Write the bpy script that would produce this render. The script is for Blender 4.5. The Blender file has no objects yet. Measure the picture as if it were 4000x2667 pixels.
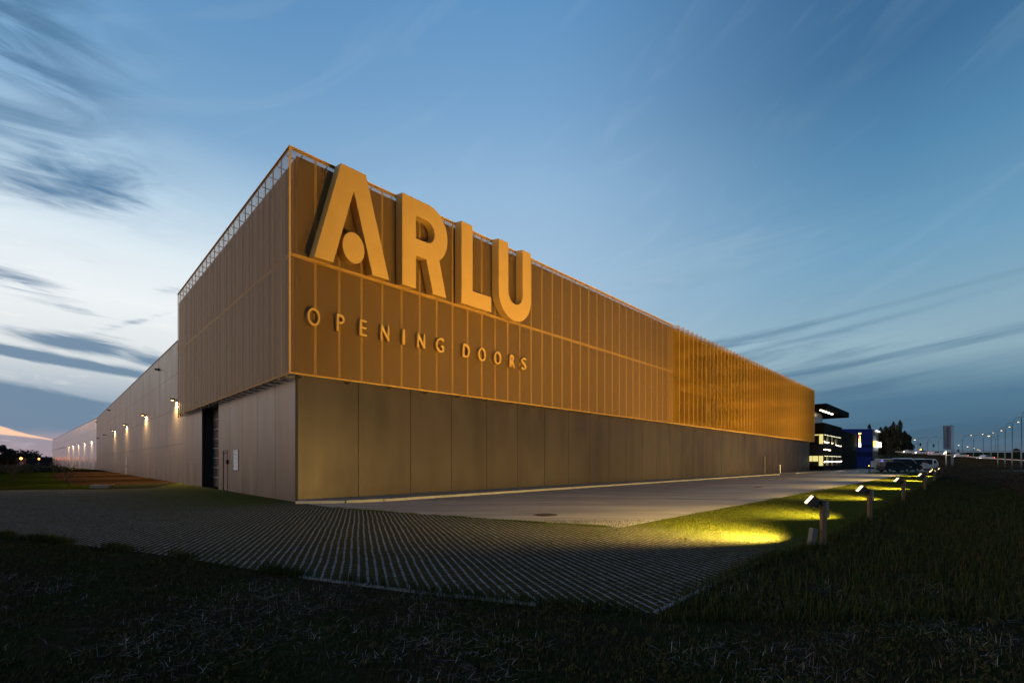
import bpy, bmesh, math, random
import numpy as np
from mathutils import Vector, Matrix
from mathutils.geometry import tessellate_polygon
R = math.radians
sc = bpy.context.scene
col = sc.collection
random.seed(7); rng = np.random.default_rng(11)

# ------------------------------------------------------------------ camera
F = 1786.0; CX = 2000.0; HY = 1804.0; EYE = 1.6
cd = bpy.data.cameras.new("camera"); cam = bpy.data.objects.new("camera", cd); col.objects.link(cam)
cam.location = (0, 0, EYE); cam.rotation_euler = (R(90), 0, 0)
cd.sensor_width = 36; cd.lens = 36*F/4000; cd.shift_y = (HY-1333.5)/4000
cd.clip_start = 0.05; cd.clip_end = 6000
sc.camera = cam
sc.view_settings.view_transform = 'Standard'; sc.view_settings.look = 'None'
sc.view_settings.exposure = 0; sc.view_settings.gamma = 1
sc.render.engine = 'CYCLES'
sc.cycles.max_bounces = 8; sc.cycles.transparent_max_bounces = 24
sc.cycles.sample_clamp_indirect = 4; sc.cycles.use_denoising = True
sc.cycles.caustics_reflective = False; sc.cycles.caustics_refractive = False
sc.cycles.use_light_tree = True

def lin(c):
    return tuple(((x/255)/12.92 if x/255 <= .04045 else ((x/255+.055)/1.055)**2.4) for x in c) + (1.0,)

# node helpers
class NT:
    def __init__(s, tree): s.t = tree; s.n = tree.nodes; s.l = tree.links
    def node(s, ty, **kw):
        n = s.n.new(ty)
        for k, v in kw.items(): setattr(n, k, v)
        return n
    def put(s, sock, val):
        if hasattr(val, 'is_output') or isinstance(val, bpy.types.NodeSocket): s.l.new(val, sock)
        elif val is not None: sock.default_value = val
    def m(s, op, a, b=None, c=None, clamp=False):
        n = s.node('ShaderNodeMath', operation=op); n.use_clamp = clamp
        s.put(n.inputs[0], a)
        if b is not None: s.put(n.inputs[1], b)
        if c is not None: s.put(n.inputs[2], c)
        return n.outputs[0]
    def mr(s, v, a, b, c=0.0, d=1.0, smooth=True):
        n = s.node('ShaderNodeMapRange', interpolation_type='SMOOTHSTEP' if smooth else 'LINEAR')
        n.clamp = True
        for i, x in enumerate((v, a, b, c, d)): s.put(n.inputs[i], x)
        return n.outputs[0]
    def mix(s, f, a, b, bt='MIX'):
        n = s.node('ShaderNodeMix', data_type='RGBA', blend_type=bt)
        s.put(n.inputs[0], f); s.put(n.inputs[6], a); s.put(n.inputs[7], b)
        return n.outputs[2]
    def ramp(s, v, stops):
        n = s.node('ShaderNodeValToRGB'); cr = n.color_ramp
        while len(cr.elements) < len(stops): cr.elements.new(1.0)
        for e, (p, c) in zip(cr.elements, stops): e.position = p; e.color = c
        s.put(n.inputs[0], v); return n.outputs[0]
    def xyz(s, v):
        n = s.node('ShaderNodeSeparateXYZ'); s.put(n.inputs[0], v); return n.outputs
    def comb(s, x, y, z):
        n = s.node('ShaderNodeCombineXYZ')
        for i, q in enumerate((x, y, z)): s.put(n.inputs[i], q)
        return n.outputs[0]
    def noise(s, vec, scale, detail=4, rough=.5, dist=0.0):
        n = s.node('ShaderNodeTexNoise'); s.put(n.inputs['Vector'], vec)
        n.inputs['Scale'].default_value = scale; n.inputs['Detail'].default_value = detail
        n.inputs['Roughness'].default_value = rough; n.inputs['Distortion'].default_value = dist
        return n.outputs[0]

# ------------------------------------------------------------------ dusk sky
SUN_AZ = -62.0       # degrees from +Y towards -X: where the sun went down
w = bpy.data.worlds.new("World"); sc.world = w; w.use_nodes = True
q = NT(w.node_tree); q.n.clear()
tc = q.node('ShaderNodeTexCoord'); g = tc.outputs['Generated']
x, y, z = q.xyz(g)
az = q.m('MULTIPLY', q.m('ARCTAN2', x, y), 57.2958)
el = q.m('MULTIPLY', q.m('ARCSINE', z), 57.2958)
eln = q.m('DIVIDE', el, 90.0, clamp=True)
L = [(0, (150,140,150)), (3, (146,148,163)), (6, (160,176,192)), (10, (222,228,230)), (15, (238,243,246)), (19.5, (224,236,243)),
     (25, (182,209,229)), (31, (126,168,205)), (38, (104,152,196)), (45, (86,136,184)), (60, (50,88,136)), (90, (34,62,108))]
C_ = [(0, (120,135,150)), (5, (140,160,175)), (12, (170,195,212)), (20, (166,195,220)), (30, (148,184,216)), (38, (118,162,204)), (45, (98,148,195)), (60, (52,92,140)), (90, (34,62,108))]
Rr = [(0, (86,104,118)), (3, (68,102,126)), (6, (84,124,148)), (10, (136,168,184)), (14, (134,170,190)), (20, (110,158,190)),
      (28, (84,135,174)), (35, (62,110,152)), (45, (54,96,140)), (60, (36,66,106)), (90, (34,62,108))]
def sky_ramp(L): return q.ramp(eln, [(a/90, lin(c)) for a, c in L])
sl, sm, sr = sky_ramp(L), sky_ramp(C_), sky_ramp(Rr)
base = q.mix(q.mr(az, -36, -4), sl, sm)
base = q.mix(q.mr(az, 0, 42), base, sr)
# cloud streaks: noise in (azimuth, elevation) stretched sideways
v1 = q.comb(q.m('MULTIPLY', az, .085), q.m('MULTIPLY', q.m('ADD', el, q.m('MULTIPLY', az, q.mr(el, 10, 18, .12, -.04))), .42), 0.0)
n1 = q.noise(v1, 1.0, 7, .56, .9)
v2 = q.comb(q.m('MULTIPLY', az, .22), q.m('MULTIPLY', q.m('ADD', el, q.m('MULTIPLY', az, q.mr(el, 10, 18, .16, -.04))), 1.0), 3.0)
n2 = q.noise(v2, 1.0, 5, .6, 1.2)
nn = q.m('ADD', q.m('MULTIPLY', n1, .6), q.m('MULTIPLY', n2, .4))
def azel(px, py):
    dx = (px-CX)/F; return math.degrees(math.atan(dx)), math.degrees(math.atan((HY-py)/F/math.hypot(1, dx)))
def blob(p0, p1, halfw, k):     # elongated cloud body between two sky directions
    a0, e0 = azel(*p0); a1, e1 = azel(*p1)
    ca, ce = (a0+a1)/2, (e0+e1)/2; ln = math.hypot(a1-a0, e1-e0)/2; th = math.atan2(e1-e0, a1-a0)
    da = q.m('SUBTRACT', az, ca); de = q.m('SUBTRACT', el, ce)
    s_ = q.m('DIVIDE', q.m('ADD', q.m('MULTIPLY', da, math.cos(th)), q.m('MULTIPLY', de, math.sin(th))), ln)
    t_ = q.m('DIVIDE', q.m('SUBTRACT', q.m('MULTIPLY', de, math.cos(th)), q.m('MULTIPLY', da, math.sin(th))), halfw)
    r2 = q.m('ADD', q.m('MULTIPLY', s_, s_), q.m('MULTIPLY', t_, t_))
    return q.m('MULTIPLY', q.m('EXPONENT', q.m('MULTIPLY', r2, -1.0)), k)
BL = [((-500,-50),(430,330),5.2,.62), ((-200,620),(660,740),2.0,.95), ((0,700),(560,810),1.2,.85), ((-300,940),(420,1240),1.3,.95),
      ((0,1275),(620,1395),1.05,1.15), ((-500,1270),(660,1480),.5,1.6), ((-700,1440),(500,1600),1.0,1.6), ((540,1150),(760,1130),.55,.7),
      ((-700,1560),(400,1655),1.3,1.9), ((400,1290),(700,1210),.35,.6), ((520,1410),(700,1425),.6,.8), ((120,1030),(640,1000),1.0,.3)]
acc = None
for b in BL:
    o = blob(*b); acc = o if acc is None else q.m('ADD', acc, o)
dens = q.mr(q.m('ADD', acc, q.m('MULTIPLY', q.m('SUBTRACT', nn, .5), q.mr(el, 9, 20, 2.3, 4.4))), .28, q.mr(el, 9, 20, 1.05, 1.9))
dens = q.m('MULTIPLY', dens, q.mr(acc, .03, .5))
soft = q.m('MULTIPLY', q.m('MULTIPLY', blob((-700,-150),(430,330),7.5,1.0), q.mr(n1, .35, .6)), .95, clamp=True)
base = q.mix(soft, base, lin((76,116,152)))
soft2 = q.m('MULTIPLY', q.m('MULTIPLY', blob((-100,520),(700,800),3.6,1.0), q.mr(n1, .38, .62)), .38, clamp=True)
base = q.mix(soft2, base, lin((104,150,190)))
ccol = q.mix(q.mr(el, 6, 24), lin((104,134,160)), lin((80,122,160)))
base = q.mix(q.m('MULTIPLY', dens, .93), base, ccol)
# bright wisps on the left
wis = q.m('MULTIPLY', q.mr(nn, .52, .72), q.m('MULTIPLY', q.mr(az, 8, -30), q.mr(el, 26, 14)))
base = q.mix(q.m('MULTIPLY', q.m('MULTIPLY', wis, q.m('SUBTRACT', 1.0, dens)), .75), base, lin((250,249,242)))
# faint streak bands on the right, rising to the right
v3 = q.comb(q.m('MULTIPLY', az, .028), q.m('MULTIPLY', q.m('SUBTRACT', el, q.m('MULTIPLY', az, .10)), .34), 9.0)
n3 = q.noise(v3, 1.0, 6, .58, .5)
bm_ = q.m('MULTIPLY', q.mr(n3, .46, .66), q.m('MULTIPLY', q.mr(az, 2, 24), q.mr(el, 19, 12)))
base = q.mix(q.m('MULTIPLY', bm_, .75), base, lin((84,120,148)))
v4 = q.comb(q.m('MULTIPLY', az, .05), q.m('MULTIPLY', q.m('SUBTRACT', el, q.m('MULTIPLY', az, .45)), .22), 5.0)
n4 = q.noise(v4, 1.0, 3, .5, 1.4)
base = q.mix(q.m('MULTIPLY', q.m('MULTIPLY', q.mr(n4, .5, .72), q.mr(el, 8, 16)), .055), base, lin((196,214,232)))
rb = blob((2900,1380),(3700,1180),.28,1.0)
rb2 = q.m('ADD', blob((2950,1570),(4400,1450),1.7,1.15), blob((2400,1130),(2900,1060),.8,.35))
pale = q.m('MULTIPLY', q.m('ADD', blob((2700,1400),(3900,1300),1.9,.9), blob((2300,1080),(3300,900),3.0,.45)), q.mr(n3, .62, .36))
base = q.mix(q.m('MULTIPLY', pale, .65, clamp=True), base, lin((166,194,206)))
base = q.mix(q.m('MULTIPLY', rb, .42, clamp=True), base, lin((92,130,158)))
base = q.mix(q.m('MULTIPLY', q.m('MULTIPLY', rb2, q.mr(n3, .3, .6)), .75, clamp=True), base, lin((74,110,140)))
# pink gap under the cloud, low on the left
a0, e0 = azel(-40, 1672); a1, e1 = azel(235, 1724)
pk = q.m('SUBTRACT', el, q.m('ADD', e0, q.m('MULTIPLY', q.m('SUBTRACT', az, a0), (e1-e0)/(a1-a0))))
pn = q.m('MULTIPLY', q.m('SUBTRACT', n1, .5), .9)
wid = q.mr(az, a0-6, a1+.6, .85, 0.0, smooth=False)
pm = q.mr(q.m('SUBTRACT', wid, q.m('ABSOLUTE', q.m('ADD', pk, pn))), -.02, .12)
pm = q.m('MULTIPLY', pm, q.mr(az, -20, -38))
base = q.mix(pm, base, lin((255,208,176)))
glow = q.m('MULTIPLY', q.m('MULTIPLY', q.mr(az, -20, -42), q.mr(el, 3.2, 0)), .4)
base = q.mix(glow, base, lin((168,150,165)))
# the sky away from the sunset is dark
dz = q.m('ABSOLUTE', q.m('SUBTRACT', q.m('MODULO', q.m('ADD', q.m('SUBTRACT', az, SUN_AZ), 540.0), 360.0), 180.0))
back = q.mr(dz, 112, 165, 1.0, .22)
base = q.mix(1.0, base, q.comb(back, back, back), 'MULTIPLY')
# physical twilight sky added underneath
nis = q.node('ShaderNodeTexSky'); nis.sky_type = 'NISHITA'; nis.sun_disc = False
nis.sun_elevation = R(.5); nis.sun_rotation = R(SUN_AZ)
bg1 = q.node('ShaderNodeBackground'); q.put(bg1.inputs[0], base); bg1.inputs[1].default_value = 1.0
bg2 = q.node('ShaderNodeBackground'); q.put(bg2.inputs[0], nis.outputs[0]); bg2.inputs[1].default_value = 0.004
ad = q.node('ShaderNodeAddShader'); q.l.new(bg1.outputs[0], ad.inputs[0]); q.l.new(bg2.outputs[0], ad.inputs[1])
wo = q.node('ShaderNodeOutputWorld'); q.l.new(ad.outputs[0], wo.inputs[0])
w.cycles.sampling_method = 'MANUAL'; w.cycles.sample_map_resolution = 1024

# the last of the daylight, very weak and broad, from the sunset side
sd = bpy.data.lights.new("sun", 'SUN'); sd.energy = 0.80; sd.angle = R(40); sd.color = (1, .52, .26)
so = bpy.data.objects.new("sun", sd); col.objects.link(so)
a = R(-98); dvec = Vector((math.sin(a)*math.cos(R(5)), math.cos(a)*math.cos(R(5)), math.sin(R(5))))
so.rotation_euler = dvec.to_track_quat('Z', 'Y').to_euler()

# ------------------------------------------------------------------ building frame and picking helpers
TH = math.atan2(.7097, .7045)
U = (math.cos(TH), math.sin(TH)); V = (-U[1], U[0]); P0 = (-8.56, 18.2)
def WL(x, y, z=0.0): return Vector((P0[0]+x*U[0]+y*V[0], P0[1]+x*U[1]+y*V[1], z))
def G(px, py):
    Y = EYE*F/(py-HY); return ((px-CX)/F*Y, Y)
def P(px, py, Y): return Vector(((px-CX)/F*Y, Y, EYE+(HY-py)/F*Y))
def toL(X, Y):
    a, b = X-P0[0], Y-P0[1]; return a*U[0]+b*U[1], a*V[0]+b*V[1]

# ------------------------------------------------------------------ objects
def tag(o, label=None, cat=None, group=None, kind=None):
    if label: o['label'] = label
    if cat: o['category'] = cat
    if group: o['group'] = group
    if kind: o['kind'] = kind
    return o
def empty(name, loc=(0,0,0), rz=0.0, label=None, cat=None, group=None):
    o = bpy.data.objects.new(name, None); col.objects.link(o); o.location = loc; o.rotation_euler = (0, 0, rz)
    o.empty_display_size = .2
    return tag(o, label, cat, group)
def copy_tree(o, parent=None):
    c = o.copy(); col.objects.link(c); c.parent = parent
    for ch in o.children: copy_tree(ch, c)
    return c
class MB:
    def __init__(s): s.v = []; s.f = []; s.mi = []
    def quad(s, pts, mi=0):
        b = len(s.v); s.v += [tuple(p) for p in pts]; s.f.append(tuple(range(b, b+len(pts)))); s.mi.append(mi)
    def box(s, a, b, mi=0, M=None):
        x0, y0, z0 = a; x1, y1, z1 = b
        P_ = [(x0,y0,z0),(x1,y0,z0),(x1,y1,z0),(x0,y1,z0),(x0,y0,z1),(x1,y0,z1),(x1,y1,z1),(x0,y1,z1)]
        if M is not None: P_ = [tuple(M @ Vector(p)) for p in P_]
        k = len(s.v); s.v += P_
        for f in ((0,3,2,1),(4,5,6,7),(0,1,5,4),(1,2,6,5),(2,3,7,6),(3,0,4,7)):
            s.f.append(tuple(k+i for i in f)); s.mi.append(mi)
        return s
    def tube(s, pts, r, n=8, mi=0, cap=True):
        pts = [Vector(p) for p in pts]; rs = r if isinstance(r, (list, tuple)) else [r]*len(pts)
        k0 = len(s.v); prev = None
        for i, p in enumerate(pts):
            d = (pts[min(i+1, len(pts)-1)]-pts[max(i-1, 0)]).normalized()
            if prev is None:
                a = Vector((0,0,1)) if abs(d.z) < .9 else Vector((1,0,0)); e = d.cross(a).normalized()
            else: e = (prev-d*prev.dot(d)).normalized()
            prev = e; g_ = d.cross(e)
            for j in range(n):
                t = 2*math.pi*j/n; s.v.append(tuple(p+(e*math.cos(t)+g_*math.sin(t))*rs[i]))
        for i in range(len(pts)-1):
            for j in range(n):
                a = k0+i*n+j; b = k0+i*n+(j+1) % n; s.f.append((a, b, b+n, a+n)); s.mi.append(mi)
        if cap:
            s.f.append(tuple(k0+j for j in reversed(range(n)))); s.mi.append(mi)
            s.f.append(tuple(k0+(len(pts)-1)*n+j for j in range(n))); s.mi.append(mi)
        return s
    def prism(s, loops, front, back, mi=0):   # loops: outer + holes in 2D; front/back map (a,b)->3D
        tri = tessellate_polygon([[Vector((a, b, 0)) for a, b in lp] for lp in loops])
        flat = [p for lp in loops for p in lp]; k = len(s.v); n = len(flat)
        s.v += [tuple(front(*p)) for p in flat]+[tuple(back(*p)) for p in flat]
        for t in tri:
            s.f.append(tuple(k+i for i in t)); s.mi.append(mi)
            s.f.append(tuple(k+n+i for i in reversed(t))); s.mi.append(mi)
        o = 0
        for lp in loops:
            m_ = len(lp)
            for i in range(m_):
                a, b = k+o+i, k+o+(i+1) % m_; s.f.append((a, b, b+n, a+n)); s.mi.append(mi)
            o += m_
        return s
    def build(s, name, mats, parent=None, smooth=False, bevel=0, fix=True):
        me = bpy.data.meshes.new(name); me.from_pydata(s.v, [], s.f)
        if not isinstance(mats, (list, tuple)): mats = [mats]
        for m in mats: me.materials.append(m)
        me.polygons.foreach_set('material_index', s.mi)
        if fix:
            bm = bmesh.new(); bm.from_mesh(me); bmesh.ops.recalc_face_normals(bm, faces=bm.faces); bm.to_mesh(me); bm.free()
        if smooth: me.polygons.foreach_set('use_smooth', [True]*len(me.polygons))
        o = bpy.data.objects.new(name, me); col.objects.link(o); o.parent = parent
        if bevel:
            b = o.modifiers.new('b', 'BEVEL'); b.width = bevel; b.segments = 2; b.limit_method = 'ANGLE'
        return o

# ------------------------------------------------------------------ materials
def mat(name, c, rough=.6, metal=0.0, spec=.5, var=.0, vscale=3.0, stretch=(1,1,1), bump=0.0, bscale=40, coords='Object'):
    m = bpy.data.materials.new(name); m.use_nodes = True; t = NT(m.node_tree)
    bs = t.n['Principled BSDF']; bs.inputs['Roughness'].default_value = rough; bs.inputs['Metallic'].default_value = metal
    bs.inputs['Specular IOR Level'].default_value = spec
    c4 = tuple(c)+(1.0,)
    if var or bump:
        tcn = t.node('ShaderNodeTexCoord'); mp = t.node('ShaderNodeMapping'); mp.inputs['Scale'].default_value = stretch
        t.l.new(tcn.outputs[coords], mp.inputs[0])
    if var:
        n = t.noise(mp.outputs[0], vscale, 6, .6, .3)
        f = t.mr(n, .3, .7, 1-var, 1+var, smooth=False)
        t.put(bs.inputs['Base Color'], t.mix(1.0, c4, t.comb(f, f, f), 'MULTIPLY'))
        t.put(bs.inputs['Roughness'], t.mr(n, .3, .7, max(.02, rough-.08), min(1, rough+.08), smooth=False))
    else: bs.inputs['Base Color'].default_value = c4
    if bump:
        b = t.node('ShaderNodeBump'); b.inputs['Strength'].default_value = bump; b.inputs['Distance'].default_value = .02
        t.put(b.inputs['Height'], t.noise(mp.outputs[0], bscale, 5, .6)); t.l.new(b.outputs[0], bs.inputs['Normal'])
    return m
def emat(name, c, s, base=(.02,.02,.02)):
    m = bpy.data.materials.new(name); m.use_nodes = True; b = m.node_tree.nodes['Principled BSDF']
    b.inputs['Base Color'].default_value = tuple(base)+(1,); b.inputs['Emission Color'].default_value = tuple(c)+(1,)
    b.inputs['Emission Strength'].default_value = s; return m
def mesh_mat(name, c, pz, px_, thr, rough=.5, metal=.08):
    """expanded-metal sheet: diamond openings in a staggered grid, in the sheet's own coordinates"""
    m = bpy.data.materials.new(name); m.use_nodes = True; t = NT(m.node_tree)
    bs = t.n['Principled BSDF']; bs.inputs['Base Color'].default_value = tuple(c)+(1,)
    bs.inputs['Roughness'].default_value = rough; bs.inputs['Metallic'].default_value = metal; bs.inputs['Specular IOR Level'].default_value = .15
    tcn = t.node('ShaderNodeTexCoord'); X, Y, Z = t.xyz(tcn.outputs['Object'])
    a = t.m('COSINE', t.m('MULTIPLY', X, 2*math.pi/px_)); b = t.m('COSINE', t.m('MULTIPLY', Z, 2*math.pi/pz))
    f = t.m('ADD', a, b)
    op = t.m('GREATER_THAN', f, thr)
    tr = t.node('ShaderNodeBsdfTransparent'); mx = t.node('ShaderNodeMixShader')
    t.put(mx.inputs[0], op); t.l.new(bs.outputs[0], mx.inputs[1]); t.l.new(tr.outputs[0], mx.inputs[2])
    bp = t.node('ShaderNodeBump'); bp.inputs['Strength'].default_value = .9; bp.inputs['Distance'].default_value = .012
    t.put(bp.inputs['Height'], t.m('MULTIPLY', t.m('SINE', t.m('MULTIPLY', Z, 2*math.pi/pz)), 1.0))
    t.l.new(bp.outputs[0], bs.inputs['Normal'])
    t.l.new(mx.outputs[0], t.n['Material Output'].inputs[0])
    return m
GOLD = (.50, .30, .14)
M = {}
M['gold'] = mat('gold_paint', (.50,.29,.080), .45, .1, spec=.25, var=.05, vscale=1.2)
M['mesh'] = mesh_mat('gold_expanded_mesh', (.50,.28,.10), .024, .028, .22)
M['frame'] = mat('gold_frame', (.60,.34,.08), .5, .08, spec=.2)
M['finmesh'] = mesh_mat('bounce_tinted_gold_mesh', (.45,.215,.013), .034, .06, .18, metal=.05)  # gold pushed to amber: light bouncing between the fins put into the colour
M['finframe'] = mat('amber_frame', (.60,.36,.10), .5, .1)
M['clad'] = mat('grey_cladding', (.150,.134,.106), .42, .5, var=.10, vscale=.8, stretch=(1,1,.25))
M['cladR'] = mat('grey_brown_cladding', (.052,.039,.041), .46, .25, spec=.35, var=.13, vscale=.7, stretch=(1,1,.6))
def streaks(m, k):     # rain-washed dirt: vertical runs and a splash zone at the foot
    t = NT(m.node_tree); bs = t.n['Principled BSDF']; tcn = t.node('ShaderNodeTexCoord'); X, Y, Z = t.xyz(tcn.outputs['Object'])
    n = t.noise(t.comb(t.m('MULTIPLY', t.m('ADD', X, Y), .55), 0.0, t.m('MULTIPLY', Z, .10)), 1.6, 7, .6)
    f = t.mr(n, .42, .68, 1.0, 1.0-k); sp = t.mr(t.m('ADD', Z, t.m('MULTIPLY', t.noise(tcn.outputs['Object'], 1.3, 5, .7), .9)), .55, 1.1, 1.0-k*.8, 1.0)
    f = t.m('MULTIPLY', f, sp); lk = bs.inputs['Base Color'].links
    src = lk[0].from_socket if lk else tuple(bs.inputs['Base Color'].default_value)
    t.put(bs.inputs['Base Color'], t.mix(1.0, src, t.comb(f, f, f), 'MULTIPLY'))
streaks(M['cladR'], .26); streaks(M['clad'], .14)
M['seam'] = mat('black_joint', (.012,.012,.012), .7)
M['inner'] = mat('dark_corrugated_sheet', (.040,.030,.024), .6, .3, var=.15, vscale=2)
M['innerP'] = mat('pinkish_brown_sheet', (.105,.072,.055), .55, .3, var=.15, vscale=2)
M['innerA'] = mat('amber_back_wall', (.26,.14,.02), .6, .1, var=.2, vscale=.6)
M['bracket'] = mat('bracket_steel', (.12,.085,.05), .5, .5)
M['black'] = mat('black_metal', (.012,.012,.013), .45, .2)
M['office'] = mat('anthracite_cladding', (.0075,.0065,.006), .75, .0, spec=.05, var=.2, vscale=.6)
M['darkglass'] = mat('dark_glass', (.012,.014,.018), .08, 0, spec=.8)
M['white'] = mat('white_paint', (.62,.62,.64), .4, 0, var=.05)
M['greyp'] = mat('pale_grey_metal', (.42,.43,.44), .4, .3)
M['galv'] = mat('galvanised_steel', (.22,.23,.25), .45, .6)
M['blue'] = mat('blue_cladding', (.008,.020,.19), .45, .1, var=.15, vscale=.3)
M['blued'] = mat('dark_blue_glass', (.006,.012,.07), .2, .1)
M['concrete'] = mat('cast_concrete', (.13,.125,.115), .85, var=.15, vscale=6, bump=.3)
M['wood'] = mat('weathered_timber', (.13,.085,.052), .8, var=.3, vscale=5, stretch=(6,6,.6), bump=.4, bscale=20)
M['plastic'] = mat('grey_plastic', (.20,.21,.22), .5)
M['rubber'] = mat('black_rubber', (.012,.012,.012), .7)
M['lens'] = emat('lit_lens', (1, .80, .46), 2.4)
M['sodium'] = emat('lit_lamp', (1, .66, .30), 5)
M['orange'] = emat('orange_lamp', (1, .25, .04), 14)
M['slight'] = emat('street_lamp_light', (1, .64, .30), 12)
M['hlight'] = emat('headlight', (1, .93, .8), 50)
M['tlight'] = emat('tail_light', (1, .08, .03), 10)

# ================================================================== SETTING
# ground: one sheet to the horizon, stubble soil in front, rough grass beyond
def ground_mat():
    m = bpy.data.materials.new('field_soil'); m.use_nodes = True; t = NT(m.node_tree); bs = t.n['Principled BSDF']
    tcn = t.node('ShaderNodeTexCoord'); o = tcn.outputs['Object']
    n = t.noise(o, .9, 8, .65); n2 = t.noise(o, 9, 6, .6)
    c = t.mix(t.mr(n, .4, .6), (.026,.021,.015,1), (.018,.026,.010,1))
    c = t.mix(t.mr(n2, .5, .75), c, (.050,.042,.030,1))
    t.put(bs.inputs['Base Color'], c); bs.inputs['Roughness'].default_value = 1; bs.inputs['Specular IOR Level'].default_value = .0
    b = t.node('ShaderNodeBump'); b.inputs['Strength'].default_value = 1; b.inputs['Distance'].default_value = .06
    t.put(b.inputs['Height'], t.m('ADD', t.noise(o, 3, 8, .7), t.m('MULTIPLY', n2, .6))); t.l.new(b.outputs[0], bs.inputs['Normal'])
    return m
def sheet(name, pts, z, m, kind='structure'):
    b = MB(); tri = tessellate_polygon([[Vector((p[0], p[1], 0)) for p in pts]])
    b.v = [(p[0], p[1], z) for p in pts]
    for t in tri:
        A_, B_, C2 = (Vector(b.v[i]) for i in t)
        if (B_-A_).cross(C2-A_).z < 0: t = tuple(reversed(t))
        b.f.append(tuple(t)); b.mi.append(0)
    o = b.build(name, m, fix=False); tag(o, kind=kind); return o
sheet('ground', [(-1500,-200),(1500,-200),(1500,2500),(-1500,2500)], 0.0, ground_mat())

# grass-grid paving
ROW = math.atan2(.948, -.318)   # direction of the concrete rows
EA = Vector(G(2424, 2060))
def paving_mat():
    m = bpy.data.materials.new('grass_grid_paving'); m.use_nodes = True; t = NT(m.node_tree); bs = t.n['Principled BSDF']
    tcn = t.node('ShaderNodeTexCoord'); o = tcn.outputs['Object']; X, Y, Z = t.xyz(o)
    cr, sr_ = math.cos(ROW), math.sin(ROW)
    wob = t.m('MULTIPLY', t.m('SUBTRACT', t.noise(o, .5, 2, .5), .5), .10)
    along = t.m('ADD', t.m('MULTIPLY', X, cr), t.m('MULTIPLY', Y, sr_))
    acr = t.m('ADD', t.m('ADD', t.m('MULTIPLY', X, -sr_), t.m('MULTIPLY', Y, cr)), wob)
    pa, pb = .122, .096
    fa = t.m('ABSOLUTE', t.m('SUBTRACT', t.m('FRACT', t.m('DIVIDE', acr, pa)), .5))
    fb = t.m('ABSOLUTE', t.m('SUBTRACT', t.m('FRACT', t.m('DIVIDE', along, pb)), .5))
    rag = t.noise(o, 38, 4, .6)
    barA = t.mr(t.m('ADD', fa, t.m('MULTIPLY', t.m('SUBTRACT', rag, .5), .16)), .33, .37)
    barB = t.mr(t.m('ADD', fb, t.m('MULTIPLY', t.m('SUBTRACT', rag, .5), .3)), .40, .46)
    con = t.m('MAXIMUM', barA, t.m('MULTIPLY', barB, .65))
    # joint between stones
    jt = t.m('SUBTRACT', 1.0, t.m('MULTIPLY', t.mr(t.m('ABSOLUTE', t.m('SUBTRACT', t.m('FRACT', t.m('DIVIDE', along, pb*4)), .5)), .475, .49), .55))
    # overgrowth: lush along the lawn side, patchy elsewhere
    lx = t.m('ADD', t.m('MULTIPLY', t.m('SUBTRACT', X, P0[0]), U[0]), t.m('MULTIPLY', t.m('SUBTRACT', Y, P0[1]), U[1]))
    ly = t.m('ADD', t.m('MULTIPLY', t.m('SUBTRACT', X, P0[0]), V[0]), t.m('MULTIPLY', t.m('SUBTRACT', Y, P0[1]), V[1]))
    big = t.noise(o, .55, 5, .6); mid = t.noise(o, 2.6, 4, .6)
    lush = t.mr(t.m('ADD', lx, t.m('MULTIPLY', t.m('SUBTRACT', big, .5), 5.0)), .6, 4.6)
    lushD = t.m('MULTIPLY', t.mr(ly, -3.0, 1.5), t.mr(lx, -6.5, -1.0))
    patch = t.mr(mid, .66, .72)
    cov = t.m('MAXIMUM', t.m('MAXIMUM', t.m('MULTIPLY', lush, 1.0), t.m('MULTIPLY', lushD, .9)), patch)
    con = t.m('MULTIPLY', con, t.m('SUBTRACT', 1.0, cov), clamp=True)
    con = t.m('MULTIPLY', con, t.mr(t.noise(o, 11, 5, .7), .46, .62, 1.0, .35))
    gn = t.noise(o, 22, 5, .65)
    grass = t.mix(t.mr(gn, .35, .65), (.022,.019,.006,1), (.060,.046,.013,1))
    lushc = t.mix(t.mr(gn, .35, .65), (.020,.034,.004,1), (.065,.080,.007,1))
    grass = t.mix(cov, grass, lushc)
    cn = t.noise(o, 5, 6, .6)
    conc = t.mix(t.mr(cn, .35, .65), (.16,.172,.182,1), (.25,.258,.268,1))
    conc = t.mix(1.0, conc, t.comb(jt, jt, jt), 'MULTIPLY')
    t.put(bs.inputs['Base Color'], t.mix(con, grass, conc)); bs.inputs['Roughness'].default_value = 1.0
    bs.inputs['Specular IOR Level'].default_value = .02
    b = t.node('ShaderNodeBump'); b.inputs['Strength'].default_value = .8; b.inputs['Distance'].default_value = .02
    t.put(b.inputs['Height'], t.m('ADD', con, t.m('MULTIPLY', rag, .6))); t.l.new(b.outputs[0], bs.inputs['Normal'])
    return m
pv_near = [G(0,2092), G(646,2168), G(1170,2253), G(1638,2315), G(2100,2364), G(2560,2395)]
pv_right = [G(2758,2298), G(2970,2195), G(3215,2126)]
lamp0 = Vector((6.03, 8.87))
far_l = lamp0+Vector(U)*64
paving = sheet('paving', [(-40, 15.5), (-22, 12.6)]+pv_near+pv_right+[tuple(far_l), tuple(Vector(far_l)-Vector((-V[0]*4.3, -V[1]*4.3))),
      tuple(EA+Vector((0,0))), G(2000,2034), G(1527,2000), G(1310,1983), tuple(WL(-.15,-.4)[:2]), tuple(WL(0.05,.05)[:2]), tuple(WL(.05,24)[:2]), G(600,1905), G(430,1910), G(0,1914), (-60, 26)], .004, paving_mat())

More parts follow.
